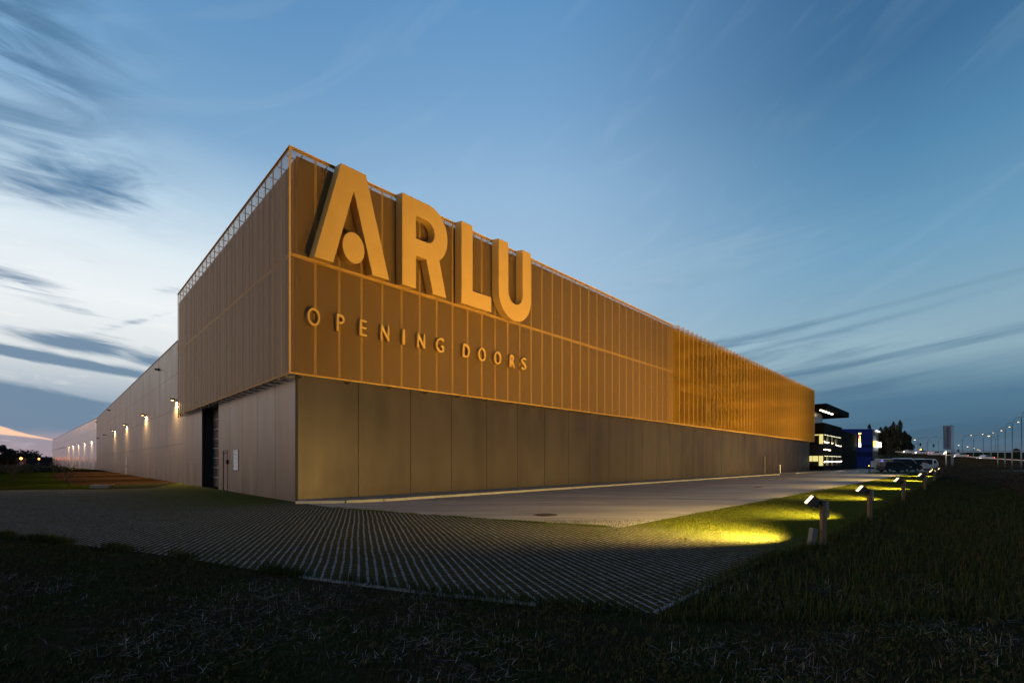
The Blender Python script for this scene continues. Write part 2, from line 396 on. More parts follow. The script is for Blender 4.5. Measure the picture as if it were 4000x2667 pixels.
# asphalt / concrete apron along the front
def apron_mat():
    m = bpy.data.materials.new('worn_concrete_apron'); m.use_nodes = True; t = NT(m.node_tree); bs = t.n['Principled BSDF']
    tcn = t.node('ShaderNodeTexCoord'); o = tcn.outputs['Object']
    mp = t.node('ShaderNodeMapping'); mp.inputs['Rotation'].default_value = (0, 0, -TH+.5); mp.inputs['Scale'].default_value = (.35, 1.3, 1)
    t.l.new(o, mp.inputs[0])
    n = t.noise(mp.outputs[0], .55, 6, .6, .6); n2 = t.noise(o, 60, 3, .6)
    c = t.mix(t.mr(n, .3, .72), (.17,.16,.16,1), (.32,.30,.285,1))
    c = t.mix(t.mr(n2, .3, .7, 0, .25), c, (.10,.10,.10,1))
    t.put(bs.inputs['Base Color'], c); t.put(bs.inputs['Roughness'], t.mr(n, .3, .7, .75, .5))
    b = t.node('ShaderNodeBump'); b.inputs['Strength'].default_value = .35; b.inputs['Distance'].default_value = .008
    t.put(b.inputs['Height'], n2); t.l.new(b.outputs[0], bs.inputs['Normal'])
    return m
APM = apron_mat()
sheet('pavement', [tuple(EA), G(2000,2034), G(1527,2000), G(1310,1983), tuple(WL(-.1,-.5)[:2]), tuple(WL(0,-.02)[:2]), tuple(WL(128,-.02)[:2]),
      tuple(WL(128,-40)[:2]), tuple(WL(86,-34)[:2]), tuple(WL(80,-20)[:2]), tuple(WL(78,-13.4)[:2])], .008, APM)
sheet('road', [tuple(WL(-60,-96)[:2]), tuple(WL(-60,-106)[:2]), tuple(WL(300,-100)[:2]), tuple(WL(300,-90)[:2])], .004, mat('dark_asphalt', (.05,.05,.052), .8))
# raised strip and kerb at the foot of the front wall
kb = MB(); kp = [(.02,-.02),(-.25,-.62),(1.2,-1.72),(2.6,-2.08),(58.2,-2.05),(58.2,-.02)]
kb.prism([kp], lambda a,b: WL(a,b,.10), lambda a,b: WL(a,b,0))
fp = kb.build('pavement', mat('pale_grey_paving', (.16,.16,.16), .8, var=.2, vscale=4)); tag(fp, kind='structure')
kb = MB(); kp2 = [(66,-.02),(66,-2.05),(92,-2.0),(92,-.02)]
kb.prism([kp2], lambda a,b: WL(a,b,.10), lambda a,b: WL(a,b,0)); fp2 = kb.build('pavement', fp.data.materials[0]); tag(fp2, kind='structure')
M['kerb'] = mat('kerb_concrete', (.27,.26,.25), .8, var=.18, vscale=2, bump=.2)
def kerb_run(pts, label):
    """kerb stones end to end along a polyline in the building frame"""
    b = MB()
    for (a0, b0), (a1, b1) in zip(pts[:-1], pts[1:]):
        ln = math.hypot(a1-a0, b1-b0); n = max(1, round(ln)); d = ((a1-a0)/ln, (b1-b0)/ln); nr = (d[1], -d[0])
        for i in range(n):
            s0, s1 = i*ln/n+.006, (i+1)*ln/n-.006; dz = random.uniform(-.003,.003)
            A1 = (a0+d[0]*s0, b0+d[1]*s0); B1 = (a0+d[0]*s1, b0+d[1]*s1)
            lo = [A1, B1, (B1[0]+nr[0]*.12, B1[1]+nr[1]*.12), (A1[0]+nr[0]*.12, A1[1]+nr[1]*.12)]
            b.prism([lo], lambda x, y: WL(x, y, .112+dz), lambda x, y: WL(x, y, -.02))
    o = b.build('kerb', M['kerb']); tag(o, kind='structure'); return o
kerb_run([(-.25,-.62),(1.2,-1.72),(2.6,-2.08),(58.2,-2.05)], '')
kerb_run([(66,-2.05),(92,-2.0)], '')
# edging of the paving where it shows through the grass
eb = MB()
def edge_strip(a, b, w_=.07, z=.02):
    a, b = Vector(a), Vector(b); d = (b-a).normalized(); n = Vector((-d.y, d.x))*w_/2
    k = max(1, int((b-a).length/.35))
    for i in range(k):
        p = a+(b-a)*(i/k)+d*.006; r = a+(b-a)*((i+1)/k)-d*.006; j = random.uniform(-.006,.006)
        eb.prism([[tuple(p-n), tuple(r-n), tuple(r+n), tuple(p+n)]], lambda x,y: Vector((x,y,z+j)), lambda x,y: Vector((x,y,-.02)))
edge_strip(G(1170,2253), G(1638,2315)); edge_strip(G(1638,2315), G(2100,2364))
edge_strip(G(2560,2395), G(2758,2298), .06); edge_strip(G(2758,2298), G(2970,2195), .06)
eo = eb.build('kerb', mat('edging_concrete', (.145,.155,.165), .85, var=.2, vscale=8)); tag(eo, kind='structure')

# dirt track beside the far left wall, and the verge
sheet('path', [tuple(WL(.02,25)[:2]), tuple(WL(.02,112)[:2]), tuple(WL(-5,112)[:2]), tuple(WL(-7,50)[:2]), tuple(WL(-5.5,24.5)[:2])], .0045,
      mat('brown_earth_track', (.034,.020,.011), 1.0, spec=.0, var=.35, vscale=1.2, coords='Object', bump=.6, bscale=6))
sheet('grass_verge', [tuple(WL(-7.1,50)[:2]), tuple(WL(-5.2,112)[:2]), (-190,150), (-120,60), (-60,26.2), G(0,1913), G(430,1909), tuple(WL(-5.6,24.5)[:2])], .0042,
      mat('verge_grass', (.020,.028,.004), 1.0, spec=.0, var=.5, vscale=.5, bump=.8, bscale=8))

# ================================================================== WAREHOUSE
wh = empty('warehouse', (P0[0], P0[1], 0), TH, 'long warehouse with gold mesh cladding above smooth grey walls, its corner towards the viewer', 'building')
H1 = 13.75; HI = 13.765; HB = 5.05; H2 = 10.95; XE = 84.0; YE = 21.9; YU = 24.3
b = MB()
b.box((.06,.06,.0),(XE,12.07,5.0)); b.box((.06,16.34,.0),(XE,YE-.02,5.0)); b.box((.76,12.08,.0),(XE,16.33,5.0)); b.build('core', M['seam'], wh)
b = MB(); b.box((.06,YE,.0),(XE,114,H2-.05)); b.build('core', M['seam'], wh)
# upper wall behind the gold mesh: dark corrugated sheet with ribs
b = MB(); b.box((.05,.05,5.0),(32.2,YU,HI))
b.build('back_wall', M['inner'], wh)
b = MB(); y0 = .3; k = 0
while y0 < YU-.3:
    wv = [.62,.3,.5,.24][k % 4]; b.box((.0,y0,5.05),(.05,min(y0+wv, YU-.05),HI-.01)); y0 += wv+[.36,.22,.48][k % 3]; k += 1
b.build('wall_rib', M['innerP'], wh)
b = MB(); b.box((32.21,.05,5.0),(XE,YU,HI)); b.build('back_wall', M['innerA'], wh)
b = MB(); b.box((.0,.02,HI),(XE+.02,.14,HI+.02)); b.box((.02,.141,HI),(.14,YU,HI+.02)); b.build('roof_edge', M['bracket'], wh)
b = MB(); b.box((.15,.15,HI+.001),(XE,YU,HI+.01)); b.build('roof', M['seam'], wh)
# long windows seen through the louvres
def pane_band(x0, x1, z0, z1):
    f = MB(); n = max(1, round((x1-x0)/1.5))
    for i in range(n+1): xx = x0+(x1-x0)*i/n; f.box((xx-.03,.0,z0),(xx+.03,.05,z1))
    f.box((x0,.0,z0-.06),(x1,.05,z0)); f.box((x0,.0,z1),(x1,.05,z1+.06))
    fo = f.build('window', M['black'], wh)
    g_ = MB(); g_.box((x0,.03,z0),(x1,.045,z1)); go = g_.build('pane', M['darkglass'], fo)
for a in ((34.5,40.5,5.6,8.2),(41.5,48,5.6,8.2),(55,66,5.7,8.0),(36.5,40,10.0,12.2),(41,50.5,9.8,12.4),(57,67,9.9,12.2),(70,78,5.7,8.0)): pane_band(*a)
b = MB(); b.box((32.3,-.25,9.15),(XE,.04,9.3)); b.build('walkway', M['bracket'], wh)

# lower grey cladding, front
def clad_front(cuts, z0, z1, m, name='cladding', y=0.0, skip=()):
    b = MB()
    for i, (a, c) in enumerate(zip(cuts[:-1], cuts[1:])):
        if i in skip: continue
        b.box((a+.012, y, z0),(c-.012, y+.058, z1))
    return b.build(name, m, wh, bevel=0)
cf = [.0, 2.59, 5.25]+[5.25+2.455*i for i in range(1, 33)]
cf = [c for c in cf if c < 83.2]+[84.0]
DX = 59.3
i59 = [i for i in range(len(cf)-1) if cf[i] <= DX < cf[i+1]][0]
clad_front(cf, .10, HB+.1, M['cladR'], skip=(i59,))
b = MB(); a_, c_ = cf[i59], cf[i59+1]
b.box((a_+.012,0,.1),(DX,.058,HB+.1)); b.box((DX+1.0,0,.1),(c_-.012,.058,HB+.1)); b.box((DX,0,2.45),(DX+1.0,.058,HB+.1)); b.build('cladding', M['cladR'], wh)
# side door in the front wall
d = MB(); d.box((DX+.05,.02,.1),(DX+.95,.05,2.4)); do = d.build('door', M['clad'], wh)
e = MB()
e.box((DX-.02,-.03,.1),(DX+.05,.05,2.46)); e.box((DX+.95,-.03,.1),(DX+1.03,.05,2.46)); e.box((DX+.05,-.03,2.4),(DX+.95,.05,2.46)); e.build('door_frame', M['black'], do)
e = MB(); e.box((DX+.86,-.05,1.05),(DX+.93,.02,1.4)); e.build('handle', M['black'], do)
# corner profile
b = MB(); b.box((-.035,-.035,.0),(.035,.05,HB+.2)); b.box((-.05,-.005,.0),(-.036,.05,HB+.2)); b.build('corner_profile', M['seam'], wh)

# left wall cladding (local x = 0 plane)
def clad_left(cuts, z0, z1, m, parent=wh):
    b = MB()
    for a, c in zip(cuts[:-1], cuts[1:]): b.box((0, a+.012, z0),(.058, c-.012, z1))
    return b.build('cladding', m, parent)
clad_left([.06, 2.5, 4.98, 7.39, 9.83], 0, HB+.1, M['clad'])
b = MB()
b.box((0,9.842,0),(.058,10.17,HB+.1)); b.box((0,11.08,0),(.058,12.12,HB+.1)); b.box((0,10.17,2.27),(.058,11.08,HB+.1)); b.build('cladding', M['clad'], wh)
clad_left([16.29, 19.2, 22.28], 0, HB+.1, M['clad'])
ys = [22.28, 27.72, 33.05, 38.41, 43.73, 49.2, 54.83, 60.2, 65.54, 71.0, 76.4, 81.82, 87.3, 92.7, 98.0, 103.4, 108.7, 114.0]
for z0, z1 in ((0, 2.945), (2.96, 5.00), (5.0, 5.72), (5.735, 8.50)): clad_left(ys if z1 < 5.1 else [YU+.02]+ys[1:], z0, z1-.0, M['clad'])
clad_left([YU+.02]+ys[1:], 8.515, H2, M['clad'])
b = MB(); b.box((-.04,YU+.02,H2),(.15,114,H2+.05)); b.build('roof_edge', M['bracket'], wh)
b = MB(); b.box((.15,YU+.02,H2-.05),(XE,114,H2)); b.build('roof', M['seam'], wh)
for yy in (62,70,78,86,94,102,110): b = MB(); b.box((.6,yy,H2),(2.2,yy+1.6,H2+.28)); b.build('skylight', M['white'], wh)
# recessed sectional gate
b = MB()
for i in range(9): b.box((.62,12.14,.02+i*.62),(.68,16.27,.02+i*.62+.59))
gt = b.build('gate', mat('dark_gate_panels', (.26,.23,.21), .28, .75, var=.1, vscale=1), wh)
e = MB(); [e.box((.60,12.14,.605+i*.62),(.67,16.27,.645+i*.62)) for i in range(8)]; e.build('gate_rail', M['greyp'], gt)
b = MB(); b.box((.0,16.275,0),(.62,16.33,HB+.2)); b.box((0,12.08,0),(.62,12.135,HB+.2)); b.box((.69,12.1,0),(.75,16.3,6)); b.build('gate_reveal', M['black'], wh)
# personnel door and intercom and vent
d = MB(); d.box((.015,10.2,.02),(.045,11.05,2.1)); d.box((.01,10.2,2.13),(.045,11.05,2.24)); do = d.build('door', mat('reddish_brown_door', (.15,.10,.085), .5, .2), wh)
e = MB(); e.box((-.02,10.17,0),(.05,10.2,2.27)); e.box((-.02,11.05,0),(.05,11.08,2.27)); e.box((-.02,10.2,2.24),(.05,11.05,2.27)); e.build('door_frame', M['black'], do)
b = MB(); b.box((-.10,10.02,1.5),(0,10.14,1.72)); b.build('intercom', M['black'], wh, bevel=.01)
b = MB()
b.box((-.02,8.05,1.14),(0,8.1,2.28)); b.box((-.02,8.96,1.14),(0,9.01,2.28)); b.box((-.02,8.1,1.14),(0,8.96,1.18)); b.box((-.02,8.1,2.24),(0,8.96,2.28))
vo = b.build('vent', M['clad'], wh)
b = MB()
for i in range(15): zz = 1.19+i*.071; b.quad([(-.03,8.1,zz),(-.03,8.96,zz),(-.005,8.96,zz+.05),(-.005,8.1,zz+.05)])
b.build('slats', M['greyp'], vo); b = MB(); b.box((-.004,8.1,1.18),(-.002,8.96,2.24)); b.build('vent_back', M['black'], vo)
# far small door and slit
b = MB(); b.box((-.03,58.2,.0),(-.005,59.2,2.25)); do = b.build('door', M['greyp'], wh); b = MB(); b.box((-.08,58.3,1.0),(-.03,58.4,1.2)); b.build('handle', M['black'], do)
b = MB(); b.box((-.03,76.6,2.35),(-.005,77.0,3.25)); b.build('vent', M['black'], wh)

# ---------------- gold mesh panels
W = .985; PC = (-.42, -.42)
def panel_mesh(h, fw=.042):
    b = MB()
    g_ = .008
    b.quad([(g_,0,0),(W-g_,0,0),(W-g_,0,h),(g_,0,h)], 0)
    b.box((g_,.004,0),(fw,.03,h), 1); b.box((W-fw,.004,0),(W-g_,.03,h), 1)
    b.box((fw,.004,0),(W-fw,.03,fw), 1); b.box((fw,.004,h-fw-.045),(W-fw,.03,h), 1)
    return b
pu = panel_mesh(H1-9.65); pl = panel_mesh(9.63-HB); pus = panel_mesh(H1-9.65, .030); pls = panel_mesh(9.63-HB, .026)
first = {}
def add_panel(kind, loc, rz):
    if kind not in first:
        o = dict(u=pu, l=pl, us=pus, ls=pls)[kind].build('mesh_panel', [M['mesh'], M['frame']], wh); first[kind] = o
    else:
        o = first[kind].copy(); col.objects.link(o); o.parent = wh
    o.location = loc; o.rotation_euler = (0,0,rz); return o
NR = 33
for i in range(NR):
    add_panel('l', (PC[0]+i*W, PC[1], HB), 0); add_panel('u', (PC[0]+i*W, PC[1], 9.65), 0)
YW = 22.2/23
NL = 23
for i in range(17):
    add_panel('ls', (PC[0], PC[1]+(i+1)*YW, HB), -math.pi/2).scale = (YW/W,1,1)
    add_panel('us', (PC[0], PC[1]+(i+1)*YW, 9.65), -math.pi/2).scale = (YW/W,1,1)
b = MB()
for i in range(17, NL):
    for h0, src in ((HB, pls), (9.65, pus)):
        k = len(b.v)
        for v_ in src.v: b.v.append((PC[0]+v_[1], PC[1]+(i+1)*YW-v_[0]*YW/W, h0+v_[2]))
        for f_, mi in zip(src.f, src.mi): b.f.append(tuple(k+q_ for q_ in f_)); b.mi.append(mi)
M['meshL'] = mesh_mat('gold_expanded_mesh_side', (.50,.28,.10), .024, .028, .22)
mt = M['meshL']; tt = NT(mt.node_tree)       # this block's sheet lies in the building's y-z plane
for n_ in mt.node_tree.nodes:
    if n_.type == 'SEPXYZ':
        for lk in list(n_.outputs[0].links):
            s_ = lk.to_socket; mt.node_tree.links.remove(lk); mt.node_tree.links.new(n_.outputs[1], s_)
o = b.build('mesh_panel', [mt, M['frame']], wh); o['kind'] = 'stuff'
# rails and corner post
b = MB(); b.tube([(PC[0]-.0,PC[1]-.0,HB-.02),(PC[0],PC[1],H1+.03)], .035, 8); b.build('corner_post', M['frame'], wh)
b = MB(); b.box((PC[0]+.03,PC[1]-.03,H1),(PC[0]+NR*W,PC[1]+.02,H1+.03)); b.box((PC[0]-.03,PC[1]+.03,H1),(PC[0]+.02,PC[1]+22.2,H1+.03)); b.build('top_rail', M['frame'], wh)
b = MB(); b.box((PC[0]+.03,PC[1]+.02,9.58),(PC[0]+NR*W,PC[1]+.06,9.68)); b.box((PC[0]+.02,PC[1]+.03,9.58),(PC[0]+.06,PC[1]+22.2,9.68)); b.build('middle_rail', M['frame'], wh)
b = MB(); b.box((PC[0]+.03,PC[1]+.02,HB-.03),(PC[0]+NR*W,PC[1]+.06,HB-.002)); b.box((PC[0]+.02,PC[1]+.03,HB-.03),(PC[0]+.06,PC[1]+22.2,HB-.002)); b.build('bottom_rail', M['frame'], wh)
# brackets top and bottom
bt = MB(); bt.tube([(0,.40,-.34),(0,.40,-.08),(0,.33,.0),(0,.04,.0)], .022, 6)
br0 = bt.build('bracket', M['bracket'], wh)
bb = MB(); bb.box((-.02,.03,-.11),(.02,.42,-.07)); bb.box((-.02,.03,-.07),(.02,.07,.3)); br1 = bb.build('bracket', M['bracket'], wh)
used = [False, False]
def put_br(src, i, loc, rz):
    o = src if not used[i] else src.copy()
    if used[i]: col.objects.link(o); o.parent = wh
    used[i] = True; o.location = loc; o.rotation_euler = (0,0,rz)
for i in range(NR): put_br(br0, 0, (PC[0]+(i+.5)*W, PC[1], H1-.12), 0)
for i in range(NL): put_br(br0, 0, (PC[0], PC[1]+(i+.5)*YW, H1-.12), -math.pi/2)
for i in range(0, NR, 2): put_br(br1, 1, (PC[0]+(i+.5)*W, PC[1], HB), 0)
for i in range(NL): put_br(br1, 1, (PC[0], PC[1]+(i+.5)*YW, HB), -math.pi/2)
# ---------------- gold fins, bounced light tinted into their mesh colour
FW = .85
b = MB(); hh = H1-HB
b.quad([(.02,0,.03),(FW-.02,0,.03),(FW-.02,0,hh-.03),(.02,0,hh-.03)], 0)
b.box((FW-.02,-.012,0),(FW+.012,.012,hh), 1); b.box((0,-.012,0),(.02,.012,hh), 1); b.box((.02,-.012,0),(FW-.02,.012,.03), 1); b.box((.02,-.012,hh-.03),(FW-.02,.012,hh), 1)
fin0 = b.build('louvre_fin', [M['finmesh'], M['finframe']], wh)
FA = R(-90+20)
for i in range(53):
    o = fin0 if i == 0 else fin0.copy()
    if i: col.objects.link(o); o.parent = wh
    ti = PC[0]+NR*W+.35+i*.982
    o.location = (ti-FW*math.cos(FA), PC[1]-.42-FW*math.sin(FA), HB); o.rotation_euler = (0,0,FA)
b = MB(); b.box((32.1,-.5,HB-.06),(XE,-.42,HB-.01)); b.box((32.1,-.3,H1-.3),(XE,-.24,H1-.24)); b.build('fin_rail', M['finframe'], wh)
b = MB(); b.box((XE+.0,-.75,HB-.03),(XE+.04,.0,H1)); b.build('end_panel', M['finframe'], wh)

# ---------------- big letters
def arc(cx_, cz, rx, rz, a0, a1, n=14): return [(cx_+rx*math.cos(R(a0+(a1-a0)*i/n)), cz+rz*math.sin(R(a0+(a1-a0)*i/n))) for i in range(n+1)]
ZT, ZB = 13.62, 9.52
sg = empty('facade_sign', tuple(WL(6.4,-.42,9.5)), TH, 'four huge gold box letters A R L U standing proud of the mesh facade', 'sign')
def letter(loops):
    b = MB(); b.prism(loops, lambda a, c: (a-6.4, -.64, c-9.5), lambda a, c: (a-6.4, -.10, c-9.5+.11))
    return b.build('letter', M['gold'], sg, bevel=.012)
letter([[(1.33,ZT),(2.40,ZT),(3.48,ZB),(2.70,ZB),(1.87,12.72),(1.01,ZB),(.26,ZB)]])
letter([arc(1.86,10.38,.475,.63,0,360,40)[:-1]])
bowl = arc(5.55, 12.30, 1.10, 1.32, 90, -56, 22)
letter([[(4.14,ZT)]+bowl+[(6.57,ZB),(5.80,ZB),(5.42,11.03),(4.86,11.03),(4.86,ZB),(4.14,ZB)],
        [(4.86,12.84),(5.45,12.84)]+arc(5.45,12.33,.44,.51,85,-85,14)+[(5.45,11.82),(4.86,11.82)]])
letter([[(7.52,ZT),(8.24,ZT),(8.24,10.31),(9.53,10.31),(9.53,ZB),(7.52,ZB)]])
letter([[(10.07,ZT),(10.07,10.95)]+arc(11.35,10.85,1.28,1.40,180,360,26)+[(12.63,10.95),(12.63,ZT),(11.94,ZT),(11.94,11.0)]+arc(11.365,11.0,.575,.62,0,-180,18)+[(10.79,11.0),(10.79,ZT)]])
# ---------------- tagline letters
sg2 = empty('facade_tagline', tuple(WL(6.4,-.42,7)), TH, 'row of small slim gold letters spelling OPENING DOORS on the mesh below the huge letters', 'sign')
def glyph(ch, x0, x1, z0, z1, y0, y1, par, m, name='letter', off=0.0):
    cu = bpy.data.curves.new('glyph', 'FONT'); cu.body = ch; cu.extrude = .1; cu.resolution_u = 4; cu.offset = off
    ob = bpy.data.objects.new('glyph', cu); me = bpy.data.meshes.new_from_object(ob); bpy.data.objects.remove(ob)
    v_ = np.array([v.co[:] for v in me.vertices]); lo, hi = v_.min(0), v_.max(0)
    fx = lambda p: x0+(p[0]-lo[0])/(hi[0]-lo[0])*(x1-x0); fz = lambda p: z0+(p[1]-lo[1])/(hi[1]-lo[1])*(z1-z0)
    for v in me.vertices: p = v.co[:]; v.co = (fx(p), y0 if p[2] > 0 else y1, fz(p))
    me.materials.clear(); me.materials.append(m)
    bm = bmesh.new(); bm.from_mesh(me); bmesh.ops.remove_doubles(bm, verts=bm.verts, dist=1e-4); bmesh.ops.recalc_face_normals(bm, faces=bm.faces); bm.to_mesh(me); bm.free()
    o = bpy.data.objects.new(name, me); col.objects.link(o); o.parent = par; return o
TG = [('O',.17,.65),('P',1.34,1.66),('E',2.34,2.65),('N',3.33,3.72),('I',4.42,4.52),('N',5.22,5.62),('G',6.28,6.74),('D',7.96,8.39),('O',9.01,9.51),('O',10.15,10.65),('R',11.36,11.73),('S',12.32,12.68)]
for ch, a, c in TG:
    e_ = .012 if ch in 'OGS' else 0
    glyph(ch, a-6.4, c-6.4, 6.98-7-e_, 7.66-7+e_, -.25, -.04, sg2, M['gold'], off=-.004 if ch not in 'I' else 0)

# ---------------- second building: reflective steel hall
A2 = Vector((-89.3, 98.3)); B2 = Vector((-196, 195)); D2 = (B2-A2).normalized(); TH2 = math.atan2(D2.y, D2.x); LN2 = (B2-A2).length
hall = empty('metal_hall', (A2.x, A2.y, 0), TH2, 'long shiny steel hall beyond the grey wall reflecting the sunset', 'building')
M['shiny'] = mat('polished_steel_cladding', (.46,.47,.50), .26, .85, var=.06, vscale=.25, stretch=(1,1,.1))
def hall_box(n, a, b_, m, **k):
    q_ = MB(); q_.box(a, b_); return q_.build(n, m, hall, **k)
# local +y is the outer (left) side
b = MB(); xs = np.arange(0, LN2+.1, LN2/26)
for a, c in zip(xs[:-1], xs[1:]):
    for z0, z1 in ((0,8.5),(8.53,11.0)): b.box((a+.01,-.06,z0),(c-.01,0,z1))
b.build('cladding', M['shiny'], hall)
hall_box('core', (0.05,-60,0), (LN2,-.06,10.9), M['seam']); hall_box('roof_edge', (0,-.3,11.0), (LN2,.05,11.06), M['bracket'])

# ---------------- wall lamps
def wall_lamp(loc, rz, lit, label, power=3600):
    t = empty('wall_lamp', loc, rz, label, 'lamp', 'lamps along the side walls')
    b = MB(); b.box((-.04,-.06,-.08),(0,.06,.08)); b.build('wall_plate', M['galv'], t)
    b = MB(); b.tube([(0,0,0),(-.06,0,.05),(-.14,0,.05)], .02, 6); b.build('arm', M['galv'], t)
    b = MB(); b.prism([[(-.44,.0),(-.44,.10),(-.38,.14),(-.14,.14),(-.10,.09),(-.10,0)]], lambda a, c: (a,-.12,c), lambda a, c: (a,.12,c)); hd = b.build('lamp_head', M['black'], t, bevel=.006)
    b = MB(); b.box((-.36,-.07,-.035),(-.20,.07,-.001)); b.build('lens', M['sodium'] if lit else M['plastic'], hd)
    if lit:
        ld = bpy.data.lights.new('bulb', 'SPOT'); ld.energy = power; ld.color = (1,.60,.25); ld.spot_size = R(165); ld.spot_blend = .8; ld.shadow_soft_size = .06
        lo = bpy.data.objects.new('bulb', ld); col.objects.link(lo); lo.parent = hd; lo.location = (-.2,0,-.08); lo.rotation_euler = (0, 0, 0)
    return t
ORD = ['nearest the gold mesh', 'second from the gold mesh', 'third from the gold mesh', 'fourth from the gold mesh']
for i, yy in enumerate((24.8, 41.2, 58.4, 74.0)):
    wall_lamp(tuple(WL(0,yy,6.4)), TH, True, 'lit warm lamp on the grey side wall, '+ORD[i])
for i, yy in enumerate((90.2, 106.6)):
    wall_lamp(tuple(WL(0,yy,6.4)), TH, False, 'unlit dark lamp on the grey side wall, '+('nearer' if i == 0 else 'farther')+' of the two unlit')
nm = ['first', 'second', 'third', 'fourth', 'fifth', 'sixth', 'seventh', 'eighth', 'ninth', 'tenth', 'eleventh']
for i, tt_ in enumerate((8.7,23.1,37.2,51.4,66.3,80.0,88.0,96.5,106,118.5,136)):
    p = A2+D2*tt_; lit = i < 5
    wall_lamp((p.x, p.y, 6.45), TH2-math.pi/2, lit, ('lit' if lit else 'unlit')+' lamp on the steel hall, '+nm[i]+' counted from its near end', 5200)
def cam_box(loc, rz, label):
    t = empty('security_camera', loc, rz, label, 'camera', 'cameras high on the side walls')
    b = MB(); b.box((-.10,-.12,-.12),(0,.12,.12)); b.build('mount', M['black'], t, bevel=.01)
    b = MB(); b.box((-.34,-.09,-.08),(-.10,.09,.06)); b.build('housing', M['black'], t, bevel=.01)
cam_box(tuple(WL(0,33.0,9.97)), TH, 'small black camera near the top of the grey side wall, closest to the gold mesh')
cam_box(tuple(WL(0,83.0,10.3)), TH, 'small black camera high on the far part of the grey side wall')
cam_box(tuple(WL(0,112.6,10.1)), TH, 'tiny black camera at the end corner of the grey side wall')

# ================================================================== FLOODLIGHTS ON POSTS
def floodlight(base, hgt, label, EL=48, P1=14000, P2=1700, SZ=100):
    t = empty('floodlight', (base[0], base[1], 0), 0, label, 'floodlight', 'floodlights on timber posts along the lawn')
    b = MB(); b.box((-.042,-.042,-.1),(.042,.042,hgt)); b.build('post', M['wood'], t, bevel=.004)
    AZ = R(155); tilt = R(38)
    hc = Vector((-.22, .03, hgt-.01))
    Mx = Matrix.Translation(hc) @ Matrix.Rotation(AZ, 4, 'Z') @ Matrix.Rotation(-tilt, 4, 'Y')
    b = MB(); b.prism([[(.03,-.11),(.03,.11),(-.07,.10),(-.10,.05),(-.10,-.05),(-.07,-.10)]], lambda a, c: Mx @ Vector((a,-.13,c)), lambda a, c: Mx @ Vector((a,.13,c)))
    for i in range(6): b.box((-.13,-.10+i*.038,-.05),(-.10,-.09+i*.038,.05), M=Mx)
    b.box((.03,-.13,.105),(.06,.13,.115), M=Mx)
    hd = b.build('lamp_head', M['black'], t)
    b = MB(); b.prism([[(.031,-.095),(.045,-.085),(.045,.085),(.031,.095)]], lambda a, c: Mx @ Vector((a,-.118,c)), lambda a, c: Mx @ Vector((a,.118,c))); b.build('lens', M['lens'], hd)
    b = MB(); b.tube([Mx @ Vector((-.05,-.15,0)), Mx @ Vector((-.14,-.15,-.04)), Vector((-.042,-.02,hgt-.05))], .012, 6)
    b.tube([Mx @ Vector((-.05,.15,0)), Mx @ Vector((-.14,.15,-.04)), Vector((-.042,.02,hgt-.05))], .012, 6); b.box((-.075,-.05,hgt-.12),(-.042,.05,hgt-.01)); b.build('bracket', M['black'], t)
    b = MB(); c0 = hc+Vector((.0,-.02,-.07)); b.tube([c0, c0+Vector((.0,0,-.07)), c0+Vector((.05,0,-.12)), c0+Vector((.12,0,-.11)), Vector((-.045,-.03,hgt-.12))], .006, 5)
    b.tube([Vector((-.03,-.03,hgt)), Vector((.01,-.03,hgt+.03)), Vector((.06,-.03,hgt+.02)), Vector((.075,-.03,hgt-.04))], .006, 5)
    b.tube([Vector((.065,0,hgt-.2)), Vector((.10,0,hgt-.24)), Vector((.11,0,hgt-.33)), Vector((.06,0,hgt-.34))], .005, 5); b.build('cable', M['rubber'], t)
    b = MB(); b.box((.043,-.04,hgt-.20),(.085,.04,hgt-.015)); b.build('junction_box', M['plastic'], t, bevel=.004)
    b = MB(); b.box((.043,-.035,hgt-.33),(.10,.035,hgt-.235)); b.build('junction_box', M['plastic'], t, bevel=.004)
    b = MB(); b.tube([(.055,0,hgt-.33),(.055,0,0)], .011, 6); b.build('conduit', M['rubber'], t)
    for nm_, pw, azd, eld, sz, bl in (('beam', P1, 122, EL, SZ, 1.0), ('spill', P2, 129, -6, 128, .9)):
        ld = bpy.data.lights.new('bulb', 'SPOT'); ld.energy = pw; ld.color = (1,.65,.19) if nm_ == 'beam' else (1,.64,.17)
        ld.spot_size = R(sz); ld.spot_blend = bl; ld.shadow_soft_size = .07
        lo = bpy.data.objects.new('bulb', ld); col.objects.link(lo); lo.parent = hd
        dv = Vector((math.cos(R(azd))*math.cos(R(eld)), math.sin(R(azd))*math.cos(R(eld)), math.sin(R(eld))))
        lo.location = hc+Mx.to_3x3() @ Vector((.12,0,.03)); lo.rotation_euler = dv.to_track_quat('-Z','Y').to_euler()
    return t
fl = [(3215, 8.87), (3397, 12.6), (3528, 18.9), (3612, 26.2), (3650, 37.5), (3678, 50.5)]
fw_ = ['nearest, with a concrete block leaning on its post', 'second from the viewer with a bare pale post', 'third from the viewer', 'fourth from the viewer', 'fifth from the viewer, close behind the fourth', 'farthest lit one below the flag']
for i, ((px_, Y_), lb) in enumerate(zip(fl, fw_)):
    floodlight(((px_-CX)/F*Y_, Y_), .86, 'lit floodlight on a short timber post, '+lb, EL=(52,52,50,44,40,40)[i], P1=(9000,9200,10800,15000,16500,16500)[i], P2=(6400,3600,3400,6600,11500,12500)[i])
bx = empty('concrete_block', (5.78, 8.83, 0), R(10), 'small grey concrete block leaning against the nearest floodlight post', 'block')
b = MB(); b.box((-.06,-.05,-.03),(.06,.05,.33), M=Matrix.Rotation(R(10),4,'Y')); b.build('block', M['concrete'], bx, bevel=.008)
